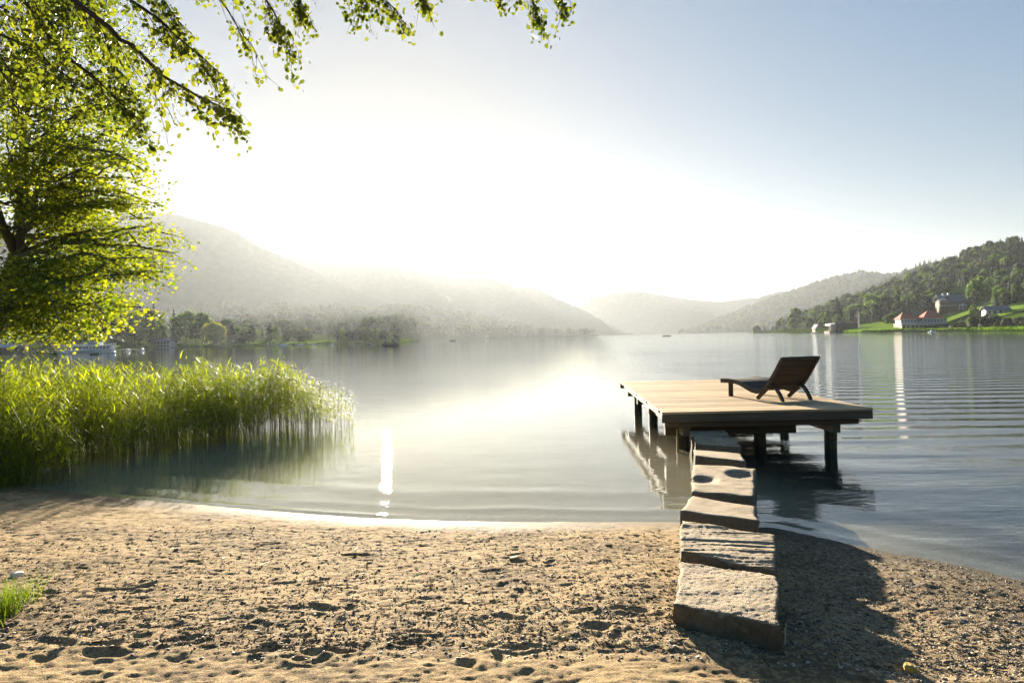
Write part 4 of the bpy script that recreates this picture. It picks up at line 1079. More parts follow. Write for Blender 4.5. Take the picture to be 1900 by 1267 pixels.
for i in sorted(single):
    P_, N_, S_, R__ = lf[i]
    o = link('leaf', leaf_me, alder, P_ - ab); o.scale = (S_, S_, S_)
    o.rotation_euler = (Matrix.Rotation(R__, 3, 'Z') @ Vector((0, 0, 1))).rotation_difference(Vector(N_).normalized()).to_euler()
    o.rotation_euler.rotate_axis('Z', R__)
rest = [q_ for i, q_ in enumerate(lf) if i not in single]
V_, F_ = leaf_faces(np.array([tuple(q_[0] - ab) for q_ in rest]), np.array([q_[1] for q_ in rest]), np.array([q_[2] for q_ in rest]), ROUND, np.array([q_[3] for q_ in rest]))
o = link('foliage', mesh_np('foliage', V_, F_, M['alder_leaf']), alder); o['kind'] = 'stuff'
print('maple leaves', nL, 'alder leaves', len(lf))

# ================================================================== FAR TREES
def blob_crown(name, seed, w_, h_, mat, nb=20, per=60, leaf=0.55, z0=1.6, shape='round'):
    r = random.Random(seed); V, F4, F3 = [], [], []
    P, N, S = [], [], []
    for b_ in range(nb):
        a = r.uniform(0, 6.28); q = r.random()
        zz = z0 + (h_ - z0) * (0.12 + 0.78 * (b_ + r.random()) / nb)
        f = (zz - z0) / (h_ - z0)
        prof_ = {'round': math.sin(math.pi * min(1, max(0.02, f * 0.9 + 0.10))) ** 0.6, 'tall': 0.9 * (1 - f) ** 0.45 * min(1, 0.5 + 2 * f), 'poplar': 0.9 * math.sin(math.pi * min(1, f * .85 + .12)) ** .5}[shape]
        rad_ = w_ / 2 * prof_ * math.sqrt(r.uniform(0.15, 0.72))
        c = np.array([math.cos(a) * rad_, math.sin(a) * rad_, zz]); br = w_ * r.uniform(0.15, 0.25) * (0.7 + 0.3 * prof_)
        bb = len(V)
        for v in IV: V.append(c + v * br * 0.78 * np.array([1, 1, 0.85]) * (1 + 0.2 * r.gauss(0, 0.5)))
        F3 += [tuple(bb + i for i in f_) for f_ in IF]
        for k in range(per):
            d = np.array([r.gauss(0, 1), r.gauss(0, 1), r.gauss(0.15, 0.9)]); d /= np.linalg.norm(d)
            P.append(c + d * br * np.array([1, 1, 0.85]) * r.uniform(0.8, 1.2)); N.append(d + np.array([r.gauss(0, .5), r.gauss(0, .5), r.gauss(0, .5)])); S.append(leaf * r.uniform(0.6, 1.3))
    sh = np.array([(-0.5, -0.35), (0.3, -0.5), (0.55, 0.3), (-0.3, 0.5)])
    LV, LF = leaf_faces(np.array(P), np.array(N), np.array(S), sh, np.array([r.uniform(0, 6.28) for _ in P]))
    VV = np.concatenate([np.array(V), LV]); return mesh_np(name, VV, [np.array(F3), LF + len(V)], mat)
def conifer_crown(name, seed, w_, h_, mat, tiers=16, spiky=0.5):
    r = random.Random(seed); V, F = [], []; Q = []
    for k in range(tiers):
        f = k / tiers; z = h_ * (0.10 + 0.88 * f); R__ = w_ / 2 * (1 - f) ** 0.85 * r.uniform(0.8, 1.1) + 0.12; n = int(12 - 5 * f)
        for j in range(n):
            a = 6.283 * (j + r.random()) / n; ln = R__ * r.uniform(0.6, 1.15); c, s = math.cos(a), math.sin(a); wd = ln * 0.42 + 0.15; dz = ln * r.uniform(0.15, 0.55)
            b = len(V)
            V += [(0, 0, z + 0.35), (c * ln * .55 - s * wd, s * ln * .55 + c * wd, z - dz * .3), (c * ln, s * ln, z - dz), (c * ln * .55 + s * wd, s * ln * .55 - c * wd, z - dz * .3)]
            F += [(b, b + 1, b + 2), (b, b + 2, b + 3)]
    b = len(V)
    for i in range(8): V.append((0.28 * w_ * math.cos(i * .785), 0.28 * w_ * math.sin(i * .785), h_ * 0.10))
    V.append((0, 0, h_)); F += [(b + i, b + (i + 1) % 8, b + 8) for i in range(8)]
    return mesh_np(name, V, np.array(F), mat)
def willow_crown(name, seed, w_, h_, mat):
    r = random.Random(seed); P, N, S, RL = [], [], [], []
    V, F3 = [], []
    for v in IV: V.append(v * np.array([w_ * .36, w_ * .36, h_ * .40]) + (0, 0, h_ * .5))
    F3 = [tuple(f_) for f_ in IF]
    for k in range(230):
        a = r.uniform(0, 6.28); q = math.sqrt(r.random()) * w_ / 2; top = h_ * (0.55 + 0.42 * math.sqrt(max(0, 1 - (q / (w_ / 2)) ** 2))) * r.uniform(.92, 1.04)
        n = int(r.uniform(4, 13))
        for j in range(n):
            z = top - j * 0.55
            if z < 0.5: break
            P.append((math.cos(a) * (q + j * .03), math.sin(a) * (q + j * .03), z)); N.append((math.cos(a) + r.gauss(0, .4), math.sin(a) + r.gauss(0, .4), r.gauss(.2, .3))); S.append(r.uniform(.5, .9))
    sh = np.array([(-0.5, -0.35), (0.3, -0.5), (0.55, 0.3), (-0.3, 0.5)])
    LV, LF = leaf_faces(np.array(P), np.array(N), np.array(S), sh, np.array([r.uniform(0, 6.28) for _ in P]))
    return mesh_np(name, np.concatenate([np.array(V), LV]), [np.array(F3), LF + len(V)], mat)
trk = MB().tube([(0, 0, -1.0), (0.05, 0, 1.5), (0, 0.05, 4.5)], [0.28, 0.22, 0.12], 6).mesh('trunk', M['bark'])
PROTO = {  # crown mesh, trunk, natural height, natural width
    'broad': (blob_crown('crown', 1, 9, 10.5, M['far_leaf'], 24), 'broadleaf_tree', 10.5),
    'broad2': (blob_crown('crown', 2, 7.5, 11, M['far_leaf'], 22), 'broadleaf_tree', 11.0),
    'light': (blob_crown('crown', 3, 8.5, 10.5, M['far_leaf_light'], 24), 'broadleaf_tree', 10.5),
    'light2': (blob_crown('crown', 4, 7.0, 11, M['far_leaf_light'], 20, shape='tall'), 'broadleaf_tree', 11.0),
    'bush': (blob_crown('crown', 5, 7, 4.2, M['far_leaf'], 14, z0=0.2), 'bush', 4.2),
    'cone': (conifer_crown('crown', 6, 5.5, 14, M['conifer']), 'spruce_tree', 14.0),
    'cone2': (conifer_crown('crown', 7, 7.5, 13, M['conifer'], 13), 'spruce_tree', 13.0),
    'poplar': (blob_crown('crown', 8, 2.8, 13, M['far_leaf'], 20, 50, 0.45, shape='poplar'), 'poplar_tree', 13.0),
    'cypress': (blob_crown('crown', 9, 5.0, 10, M['far_leaf'], 22, 60, 0.45, shape='tall', z0=0.3), 'conical_tree', 10.0),
    'willow': (willow_crown('crown', 10, 10.5, 10.5, M['willow_leaf']), 'willow_tree', 10.5),
}
CROWN_OBJ = {}
def far_tree(kind, loc, hgt, label, cat='tree', group=None, wscale=1.0, rz=None):
    me, nm, H = PROTO[kind]
    s = hgt / H
    o = bpy.data.objects.new(nm, None); col.objects.link(o); o.empty_display_size = 0.3
    o.location = loc; o.scale = (s * wscale, s * wscale, s); o.rotation_euler = (0, 0, random.uniform(0, 6.28) if rz is None else rz)
    tag(o, label, cat, group)
    c = link('crown', me, o); link('trunk', trk, o)
    CROWN_OBJ.setdefault(kind, c)
    return o

# individual trees of the right shore: column, row of the foot, height in rows, kind, label
right_trees = [
    (1419, 614, 17, 'cone2', 'small dark spruce at the water, leftmost on the right shore', 1.2),
    (1479, 613, 42, 'light2', 'tall yellow green tree at the water edge of the right shore, beside the hazy headland', 1.3),
    (1503, 613, 23, 'broad', 'medium green tree at the water between the tall yellow green one and the white chalet', 1.0),
    (1535, 612, 38, 'light2', 'slender pale green tree just left of the boathouse', 0.9),
    (1554, 600, 52, 'cone2', 'big dark cedar like conifer rising behind the boathouse', 1.5),
    (1581, 592, 26, 'light', 'green round tree behind the long dark boathouse wall', 1.1),
    (1620, 584, 38, 'light', 'large rounded light green tree on the slope above the lawn, left of a pair', 1.2),
    (1646, 581, 33, 'broad2', 'rounded green tree on the slope above the lawn, right of a pair', 1.1),
    (1667, 582, 24, 'light', 'small green tree on the slope left of the dark pointed spruce', 1.0),
    (1686, 583, 40, 'cone', 'dark pointed spruce standing above the villa with red roofs', 1.0),
    (1657, 607, 26, 'light', 'bright green spreading tree on the lawn beside the villa with red roofs', 1.5),
    (1815, 562, 47, 'light', 'tall bright green tree on the terraces, right of the house with the grey roof', 0.95),
    (1890, 553, 42, 'cone2', 'tall conifer at the right frame edge above the terraces', 1.0),
    (1799, 611, 22, 'light2', 'round olive green shrub tree at the water right of the villa', 1.2),
    (1700, 560, 22, 'light', 'pale green tree in the wood directly above the villa', 1.1),
    (1722, 546, 22, 'light2', 'yellow green tree in the wood left above the grey roofed house', 1.2),
]
for u, py, hp, kind, lab, ws in right_trees:
    b = R_slope.point(u, py)
    far_tree(kind, b, hp * b.y / FPX, lab, wscale=ws)
r5 = random.Random(99)
for k in range(30):
    u = r5.uniform(1425, 1545); b = R_slope.point(u, 613 - r5.uniform(0, 8)); hp = r5.uniform(9, 22)
    far_tree(r5.choice(['light', 'broad', 'broad2', 'light2', 'cone2']), b, hp * b.y / FPX, 'small tree in the belt along the water left of the boathouse', group='small trees of the waterside belt left of the boathouse')
for k in range(26):
    u = r5.uniform(1775, 1990); b = R_slope.point(u, 611 - r5.uniform(0, 10)); hp = r5.uniform(9, 19)
    far_tree(r5.choice(['bush', 'bush', 'broad', 'light']), b, hp * b.y / FPX, 'dark bush in the thicket along the water right of the villa', 'bush', 'bushes of the waterside thicket right of the villa', wscale=r5.uniform(1, 1.5))
for k in range(24):
    u = r5.uniform(1600, 1760); b = R_slope.point(u, r5.uniform(548, 578)); hp = r5.uniform(17, 27)
    far_tree(r5.choice(['light', 'broad', 'light2', 'broad2', 'broad']), b, hp * b.y / FPX, 'broadleaf tree at the lower edge of the wood above the villa', group='broadleaf trees at the lower edge of the hillside wood', wscale=1.1)

# individual trees of the left shore
left_trees = [
    (50, 651, 52, 'light', 'very wide round green tree at the far water edge left of the excursion boat', 1.45),
    (96, 648, 26, 'light', 'low yellowish bush like tree just left of the excursion boat, across the water', 1.6),
    (140, 644, 34, 'light', 'dark tree behind the excursion boat', 1.3),
    (190, 642, 58, 'light2', 'tall hazy dark tree right behind the bow of the excursion boat', 1.1),
    (226, 641, 66, 'broad', 'tall broad dark tree on the far left shore beneath the maple leaves', 1.0),
    (258, 640, 62, 'broad2', 'tall dark tree on the far left shore left of the pointed spruce', 1.0),
    (287, 640, 86, 'cone', 'tallest spruce of the far left shore, standing by the white house', 0.8),
    (296, 641, 50, 'light2', 'pale green tree in front of the tall spruce, left of the white house', 0.9),
    (324, 638, 66, 'cone2', 'wide spruce behind the white lake house', 0.7),
    (345, 638, 60, 'light', 'big rounded hazy tree right of the white lake house', 1.0),
    (376, 638, 58, 'light2', 'tall round topped tree left of the golden willow', 1.2),
    (397, 642, 44, 'willow', 'golden green willow hanging to the water on the far left shore', 1.05),
    (424, 637, 44, 'broad', 'dark tree right behind the golden willow', 1.0),
    (455, 638, 22, 'bush', 'low round bush left of the dark conical tree', 1.0),
    (468, 638, 38, 'cypress', 'dark conical tree on the far left shore', 0.9),
    (501, 637, 37, 'cypress', 'grey green conical tree right of the dark conical one', 0.9),
    (514, 637, 33, 'light2', 'small pale tree between the grey conical tree and the round one', 0.8),
    (530, 637, 25, 'cypress', 'round topped hazy small tree right of the pale one', 1.3),
    (546, 634, 36, 'poplar', 'slim poplar in the haze, left of two behind the village shore', 1.0),
    (611, 633, 34, 'poplar', 'slim poplar in the haze left of the wooded point', 1.0),
    (619, 633, 31, 'poplar', 'slim poplar right beside the other one at the wooded point', 1.0),
    (565, 634, 20, 'bush', 'low hazy bush on the village shore right of the slim poplar', 1.0),
]
for u, py, hp, kind, lab, ws in left_trees:
    b = R_shore.point(u, py); y = max(b.y, float(interp(R_shore.y0, u)) + 3)
    b = Vector(((u - 950) / FPX * y, y, R_shore.zat((u - 950) / FPX * y, y)))
    far_tree(kind, b, hp * b.y / FPX, lab, wscale=ws)
for k in range(17):
    u = 632 + k * 6.6; y = float(interp(R_shore.y0, u)) + r5.uniform(6, 22); x = (u - 950) / FPX * y
    far_tree(r5.choice(['broad', 'broad2', 'light']), (x, y, 0.4), float(np.interp(u, [630, 700, 738], [24, 26, 14])) * r5.uniform(.85, 1.1) * y / FPX, 'hazy round tree of the wooded point', group='trees of the hazy wooded point on the far left shore')
for k in range(44):
    u = r5.uniform(-260, 620); y = float(interp(R_shore.y0, u)) + r5.uniform(25, 120); x = (u - 950) / FPX * y
    hp = float(np.interp(u, [-260, 260, 430, 460, 620], [60, 56, 44, 24, 22])) * r5.uniform(0.7, 1.1)
    far_tree(r5.choice(['broad', 'light', 'light2', 'light', 'cone2']), (x, y, R_shore.zat(x, y)), hp * y / FPX, 'hazy tree in the second row of the far left shore', group='trees behind the far left shore')

# forests nobody could count: instances of the crowns spread on the slopes
def forest(name, ridge, kinds, n, u0, u1, q0, q1, hmin, hmax, label, clear=(), seed=0):
    r = np.random.RandomState(seed)
    for kind, share in kinds:
        pts, scs = [], []; m = int(n * share)
        while len(pts) < m:
            k = m * 2
            u = r.uniform(u0, u1, k); q = np.sqrt(r.uniform(q0 ** 2, q1 ** 2, k)); y0 = interp(ridge.y0, u); y1 = interp(ridge.y1, u)
            y = y0 + (y1 - y0) * q; z = ridge.h(u, y); row = hor(u) - (z - EYE) / y * FPX
            keep = np.ones(k, bool)
            for poly in clear:
                ins = np.zeros(k, bool)
                for (ax, ay), (bx, by) in zip(poly, poly[1:] + poly[:1]):
                    if ay == by: continue
                    ins ^= ((ay > row) != (by > row)) & (u < (bx - ax) * (row - ay) / (by - ay) + ax)
                keep &= ~ins
            for uu, yy, zz in zip(u[keep], y[keep], z[keep]):
                pts.append(((uu - 950) / FPX * yy, yy, zz - 0.3)); scs.append(r.uniform(hmin, hmax))
        pts = pts[:m]; scs = scs[:m]
        crown = CROWN_OBJ[kind]; H = PROTO[kind][2]
        me = bpy.data.meshes.new(name); me.from_pydata(pts, [], [])
        at_ = me.attributes.new('size', 'FLOAT', 'POINT'); at_.data.foreach_set('value', np.array(scs, np.float32) / H)
        o = link(name, me); tag(o, label, 'forest', kind='stuff')
        ng = bpy.data.node_groups.new(name, 'GeometryNodeTree')
        ng.interface.new_socket('Geometry', in_out='INPUT', socket_type='NodeSocketGeometry'); ng.interface.new_socket('Geometry', in_out='OUTPUT', socket_type='NodeSocketGeometry')
        gi = ng.nodes.new('NodeGroupInput'); go = ng.nodes.new('NodeGroupOutput')
        ob = ng.nodes.new('GeometryNodeObjectInfo'); ob.inputs['Object'].default_value = crown; ob.transform_space = 'ORIGINAL'
        ip = ng.nodes.new('GeometryNodeInstanceOnPoints'); na = ng.nodes.new('GeometryNodeInputNamedAttribute'); na.data_type = 'FLOAT'; na.inputs['Name'].default_value = 'size'
        rv = ng.nodes.new('FunctionNodeRandomValue'); rv.data_type = 'FLOAT'; rv.inputs['Max'].default_value = 6.283
        cx = ng.nodes.new('ShaderNodeCombineXYZ')
        L_ = ng.links.new
        L_(gi.outputs[0], ip.inputs['Points']); L_(ob.outputs['Geometry'], ip.inputs['Instance']); L_(na.outputs['Attribute'], ip.inputs['Scale'])
        L_(rv.outputs['Value'], cx.inputs['Z']); L_(cx.outputs[0], ip.inputs['Rotation']); L_(ip.outputs[0], go.inputs[0])
        md = o.modifiers.new('trees', 'NODES'); md.node_group = ng
CLEAR = [[(1560, 616), (1578, 604), (1625, 597), (1662, 595), (1672, 616)],
         [(1665, 618), (1668, 572), (1765, 570), (1768, 618)],
         [(1728, 612), (1738, 536), (1798, 534), (1806, 600)],
         [(1755, 600), (1765, 583), (1800, 574), (1850, 554), (1880, 547), (1882, 553), (1840, 570), (1800, 586), (1765, 602)],
         [(1800, 596), (1845, 578), (1880, 568), (1960, 548), (1960, 566), (1890, 586), (1840, 596)],
         [(1405, 620), (1405, 608), (1560, 604), (1560, 620)]]
forest('hillside_forest', R_slope, [('cone', 0.55), ('cone2', 0.15), ('broad', 0.14), ('light', 0.12), ('broad2', 0.04)], 5200, 1400, 2500, 0.16, 1.0, 4.5, 9.0, 'dense dark mixed forest covering the hillside behind the villa', CLEAR, 1)
forest('forest', R_bump, [('cone', 1.0)], 1400, 1600, 2100, 0.2, 1.02, 8, 13, 'dark conifer forest on the further hill at the right', (), 2)
forest('headland_forest', R_head, [('cone', 0.64), ('broad', 0.36)], 6500, 1262, 1760, 0.0, 1.02, 9, 15, 'hazy bluish forest covering the headland', (), 3)
forest('wooded_hill', R_low, [('cone', 0.4), ('broad', 0.6)], 4500, -100, 1100, 0.0, 1.03, 10, 17, 'hazy wood on the low hill behind the village shore', (), 4)

# lawns and terraces on the slope
def lawn(name, low, high, label, nu=26, nv=8):
    us = np.linspace(low[0][0], low[-1][0], nu); V = []
    for u in us:
        a = R_slope.point(u, float(interp(low, u))); b = R_slope.point(u, float(interp(high, u)))
        for j in range(nv):
            y = a.y + (b.y - a.y) * j / (nv - 1); x = (u - 950) / FPX * y; V.append((x, y, R_slope.zat(x, y) + 0.5))
    F = [(i * nv + j, (i + 1) * nv + j, (i + 1) * nv + j + 1, i * nv + j + 1) for i in range(nu - 1) for j in range(nv - 1)]
    o = link(name, mesh_np(name, V, np.array(F), M['lawn'], True)); tag(o, kind='structure')
M['lawn'] = hill_mat('lawn', (0.12, 0.20, 0.025), (0.20, 0.29, 0.04), (0.18, 0.26, 0.05), 0.25, 0.2)
lawn('lawn', [(1565, 614), (1668, 613)], [(1565, 611), (1600, 604), (1630, 599), (1668, 599)], '')
lawn('terrace_meadow', [(1758, 599), (1800, 584), (1840, 569), (1880, 552)], [(1758, 592), (1800, 577), (1840, 559), (1880, 548)], '')
lawn('terrace_meadow', [(1835, 594), (1880, 583), (1960, 560)], [(1835, 584), (1880, 569), (1960, 549)], '')

# reedy green rim at the far waterlines
def rim(name, ridge, u0, u1, n, hmin, hmax, mat, label, seed):
    r = np.random.RandomState(seed); P, N, S = [], [], []
    for k in range(n):
        u = r.uniform(u0, u1); y = float(interp(ridge.y0, u)) + r.uniform(-1.5, 3.0); P.append(((u - 950) / FPX * y, y, r.uniform(0.05, hmax))); N.append((r.randn() * .5, -1, r.randn() * .3)); S.append(r.uniform(0.5, 1.3))
    sh = np.array([(-0.5, -0.35), (0.3, -0.5), (0.55, 0.3), (-0.3, 0.5)])
    V_, F_ = leaf_faces(np.array(P), np.array(N), np.array(S), sh, r.uniform(0, 6.28, n))
    o = link(name, mesh_np(name, V_, F_, mat)); tag(o, label, 'reeds', kind='stuff')
rim('shore_reeds', R_slope, 1565, 1990, 3600, 0.3, 1.1, M['far_leaf_light'], 'olive green reeds along the waterline of the right shore', 1)
rim('shore_shrubs', R_slope, 1405, 1560, 2200, 0.3, 2.2, M['far_leaf'], 'low green scrub along the waterline left of the boathouse', 3)
rim('shore_grass', R_shore, -200, 760, 5200, 0.2, 0.9, M['far_leaf_light'], 'grass and scrub along the waterline of the village shore', 2)

# ================================================================== BUILDINGS OF THE RIGHT SHORE
M['white'] = plain('white_render', (0.55, 0.54, 0.52), 0.7, 0.05, 1)
M['cream'] = plain('cream_wall', (0.46, 0.36, 0.23), 0.8, 0.1, 1)
M['red_roof'] = plain('red_tiles', (0.42, 0.10, 0.055), 0.8, 0.25, 2)
M['grey_roof'] = plain('grey_roof_tiles', (0.13, 0.14, 0.16), 0.7, 0.2, 1)
M['brown_wall'] = plain('brown_timber', (0.11, 0.075, 0.05), 0.8, 0.2, 2)
M['dark_wall'] = plain('dark_boathouse_wall', (0.035, 0.035, 0.04), 0.8, 0.2, 1)
M['glass'] = plain('dark_window', (0.02, 0.025, 0.03), 0.15, 0.1, 1, spec=0.6)
M['stone_wall'] = plain('quay_stone', (0.24, 0.21, 0.17), 0.9, 0.2, 1)
M['metal'] = plain('grey_metal', (0.3, 0.3, 0.32), 0.5, 0.1, 1)
def root_at(name, ridge, u, py, label, cat, rz=0.0, depth=None, z=None):
    b = ridge.point(u, py) if depth is None else Vector(((u - 950) / FPX * depth, depth, 0))
    if depth is not None: b.z = ridge.zat(b.x, b.y) if z is None else z
    return empty(name, b, label, cat, rz=rz), b
def windows(parent, xs_, y, z0, z1, w_, frame='white'):
    for x in xs_:
        f = MB().box((x - w_ / 2 - .08, y - .07, z0 - .08), (x + w_ / 2 + .08, y - .003, z1 + .08)).build('window', M[frame], parent)
        MB().box((x - w_ / 2, y - .10, z0), (x + w_ / 2, y - .073, z1)).build('pane', M['glass'], f)
def hip_roof(parent, x0, x1, y0, y1, z, h_, mat, ov=0.6, ridge_=0.35, name='roof'):
    x0 -= ov; x1 += ov; y0 -= ov; y1 += ov; cx = (x0 + x1) / 2; cyy = (y0 + y1) / 2; rx = (x1 - x0) / 2 * ridge_
    return MB().add([(x0, y0, z), (x1, y0, z), (x1, y1, z), (x0, y1, z), (cx - rx, cyy, z + h_), (cx + rx, cyy, z + h_)], [(0, 1, 5, 4), (1, 2, 5), (2, 3, 4, 5), (3, 0, 4), (3, 2, 1, 0)]).build(name, mat, parent)
def gable_roof(parent, x0, x1, y0, y1, z, h_, mat, ov=0.6, along='x', name='roof'):
    x0 -= ov; x1 += ov; y0 -= ov; y1 += ov; t_ = 0.18
    if along == 'x': cyy = (y0 + y1) / 2; prof_ = [(x0, y0, z), (x0, cyy, z + h_), (x0, y1, z)]; d = (x1 - x0, 0, 0)
    else: cx = (x0 + x1) / 2; prof_ = [(x0, y0, z), (cx, y0, z + h_), (x1, y0, z)]; d = (0, y1 - y0, 0)
    V = prof_ + [(a, b, c - t_) for a, b, c in prof_]; V += [(a + d[0], b + d[1], c) for a, b, c in V]
    return MB().add(V, [(0, 1, 7, 6), (1, 2, 8, 7), (3, 9, 10, 4), (4, 10, 11, 5), (0, 3, 4, 1), (1, 4, 5, 2), (6, 7, 10, 9), (7, 8, 11, 10), (0, 6, 9, 3), (2, 5, 11, 8)]).build(name, mat, parent)
def gable_wall(mb, x0, x1, y, z, h_, th=0.2):
    cx = (x0 + x1) / 2
    return mb.add([(x0, y, z), (x1, y, z), (cx, y, z + h_), (x0, y + th, z), (x1, y + th, z), (cx, y + th, z + h_)], [(0, 1, 2), (5, 4, 3), (0, 3, 4, 1), (1, 4, 5, 2), (2, 5, 3, 0)])

K = 345.0 / FPX                                              # metres per row of the photo at the villa
villa, vb = root_at('lakeside_villa', R_slope, 1714, 0, 'lakeside villa with two red hipped roofs and a white railed terrace', 'house', depth=348, z=0.5, rz=-0.10)
MB().box((-10.6, 0, -1), (10.8, 9, 3.3)).build('wall', M['cream'], villa)
MB().box((-10.9, -0.4, 3.3), (11.1, 9, 3.55)).build('terrace_slab', M['white'], villa)
windows(villa, [-9.4 + 2.05 * i for i in range(10)], 0, 0.3, 2.6, 1.15, 'cream')
MB().box((-10.2, 1.8, 3.55), (-2.6, 8, 5.9)).build('wall', M['white'], villa)
MB().box((1.0, 1.8, 3.55), (10.6, 8, 6.1)).build('wall', M['white'], villa)
MB().box((-2.6, 3.2, 3.55), (1.0, 8, 5.7)).build('wall', M['brown_wall'], villa)
windows(villa, [-9.3, -7.8, -6.3, -4.8, -3.4, 2.0, 3.5, 5.0, 6.5, 8.0, 9.6], 1.8, 4.0, 5.5, 0.85)
hip_roof(villa, -10.2, -2.6, 1.8, 8, 5.9, 3.2, M['red_roof'], 0.7, 0.4)
hip_roof(villa, 1.0, 10.6, 1.8, 8, 6.1, 3.9, M['red_roof'], 0.8, 0.3)
hip_roof(villa, -2.6, 1.0, 3.2, 8, 5.7, 1.6, M['red_roof'], 0.1, 0.6)
MB().box((-8.0, 5, 7.5), (-7.2, 5.8, 9.4)).build('chimney', M['cream'], villa)
ra_ = MB().box((-10.9, -0.35, 4.45), (11.1, -0.25, 4.58))
for i in range(45): ra_.box((-10.85 + i * 0.495, -0.33, 3.55), (-10.75 + i * 0.495, -0.27, 4.45))
ra_.build('railing', M['white'], villa)
MB().box((-12, -3, -1.2), (12.5, -2.4, 0.2)).build('quay_wall', M['stone_wall'], villa)

big_, bb_ = root_at('hillside_house', R_slope, 1766, 574, 'large brown house with a grey roof and white gables high above the villa', 'house', rz=-0.25)
s_ = bb_.y / FPX
W_ = 44 * s_ / 2
MB().box((-W_ * .8, 0, -3), (W_, 9, 15 * s_)).build('wall', M['brown_wall'], big_)
gable_wall(MB(), -W_ * 0.95, -W_ * 0.1, -0.3, 14 * s_, 8 * s_).build('gable', M['white'], big_)
gable_roof(big_, -W_ * .8, W_, 0, 9, 15 * s_, 13 * s_, M['grey_roof'], 1.0)
gable_roof(big_, -W_ * 0.9, -W_ * 0.1, -1.5, 5, 15 * s_, 8.5 * s_, M['grey_roof'], 0.5, 'y')
MB().box((-W_ * .5, 3.5, 24 * s_), (-W_ * .35, 4.5, 30 * s_)).build('chimney', M['white'], big_)
MB().box((W_ * -.1, 3.5, 26 * s_), (W_ * 0.05, 4.5, 31 * s_)).build('chimney', M['white'], big_)
windows(big_, [W_ * (-0.6 + 0.27 * i) for i in range(6)], 0, 8 * s_, 12 * s_, 3.2 * s_)
windows(big_, [W_ * (-0.6 + 0.27 * i) for i in range(6)], 0, 2 * s_, 6 * s_, 3.2 * s_)
MB().box((-W_ * .85, -1.6, 6.6 * s_), (W_ * .3, -0.2, 7.2 * s_)).build('balcony', M['white'], big_)

bh, b_ = root_at('boathouse', R_slope, 1566, 0, 'long low dark boathouse with a white pillared front at the water', 'boathouse', depth=385, z=0.2, rz=-0.06)
MB().box((-4.5, 0.2, -1), (8.2, 7, 5.0)).build('wall', M['dark_wall'], bh)
MB().box((-4.9, -0.1, 5.0), (8.6, 7.3, 5.35)).build('roof', M['grey_roof'], bh)
MB().box((-7.6, -0.4, 3.9), (-4.5, 7, 5.0)).build('porch_beam', M['white'], bh)
for x in (-7.4, -6.4, -5.4, -4.7): MB().box((x - .13, -0.4, 0.9), (x + .13, -0.1, 3.9)).build('pillar', M['white'], bh)
MB().box((-8.2, -0.8, -1.0), (-4.5, 7, 0.9)).build('base_wall', M['stone_wall'], bh)
MB().box((-7.4, 2.0, 0.9), (-4.5, 2.2, 3.9)).build('back_wall', M['cream'], bh)
windows(bh, [-2.5, 0.5, 3.5, 6.3], 0.2, 1.6, 3.2, 1.6, 'dark_wall')

ch, b_ = root_at('chalet', R_slope, 1518, 0, 'tiny white chalet with a steep roof among the waterside trees', 'house', depth=452, z=0.8)
MB().box((-1.6, 0, -1), (1.6, 5, 2.0)).build('wall', M['cream'], ch)
gable_wall(MB(), -1.6, 1.6, 0.0, 2.0, 2.4).build('gable', M['white'], ch)
gable_roof(ch, -1.6, 1.6, -0.1, 5, 2.1, 2.6, M['grey_roof'], 0.4, 'y')
windows(ch, [-.7, .7], 0, 0.7, 1.9, 0.8, 'brown_wall')

gh, gb = root_at('terrace_house', R_slope, 1852, 583, 'low house with a blue grey roof half hidden on the green terraces', 'house', rz=-0.3)
MB().box((-5, 0, -2), (5, 6, 2.2)).build('wall', M['white'], gh)
gable_roof(gh, -5, 5, 0, 6, 2.2, 2.0, M['grey_roof'], 0.7)
windows(gh, [-3.4, -1.2, 1.2, 3.4], 0, 0.5, 1.7, 0.9, 'brown_wall')
wh, wb = root_at('garden_pavilion', R_slope, 1790, 573, 'small white garden pavilion at the left end of the terraces', 'pavilion')
hip_roof(wh, -1.3, 1.3, 0, 2.6, 2.1, 1.0, M['white'], 0.3, 0.05)
for x in (-1.2, 1.2):
    for y in (0.1, 2.5): MB().box((x - .08, y - .08, -0.5), (x + .08, y + .08, 2.1)).build('post', M['white'], wh)

p_ = at(1594, 616.5, y=372)
wp_ = empty('white_column', (p_.x, 372, -0.5), 'tall slender white column standing at the water beside the boathouse', 'column')
MB().lathe([(0.55, 0), (0.55, 0.7), (0.42, 0.8), (0.42, 4), (0.36, 9.5), (0.24, 11.2), (0.06, 12.2)], 10).build('shaft', M['white'], wp_, smooth=True)
MB().box((-0.9, -0.9, -0.6), (0.9, 0.9, 0.55)).build('plinth', M['stone_wall'], wp_)

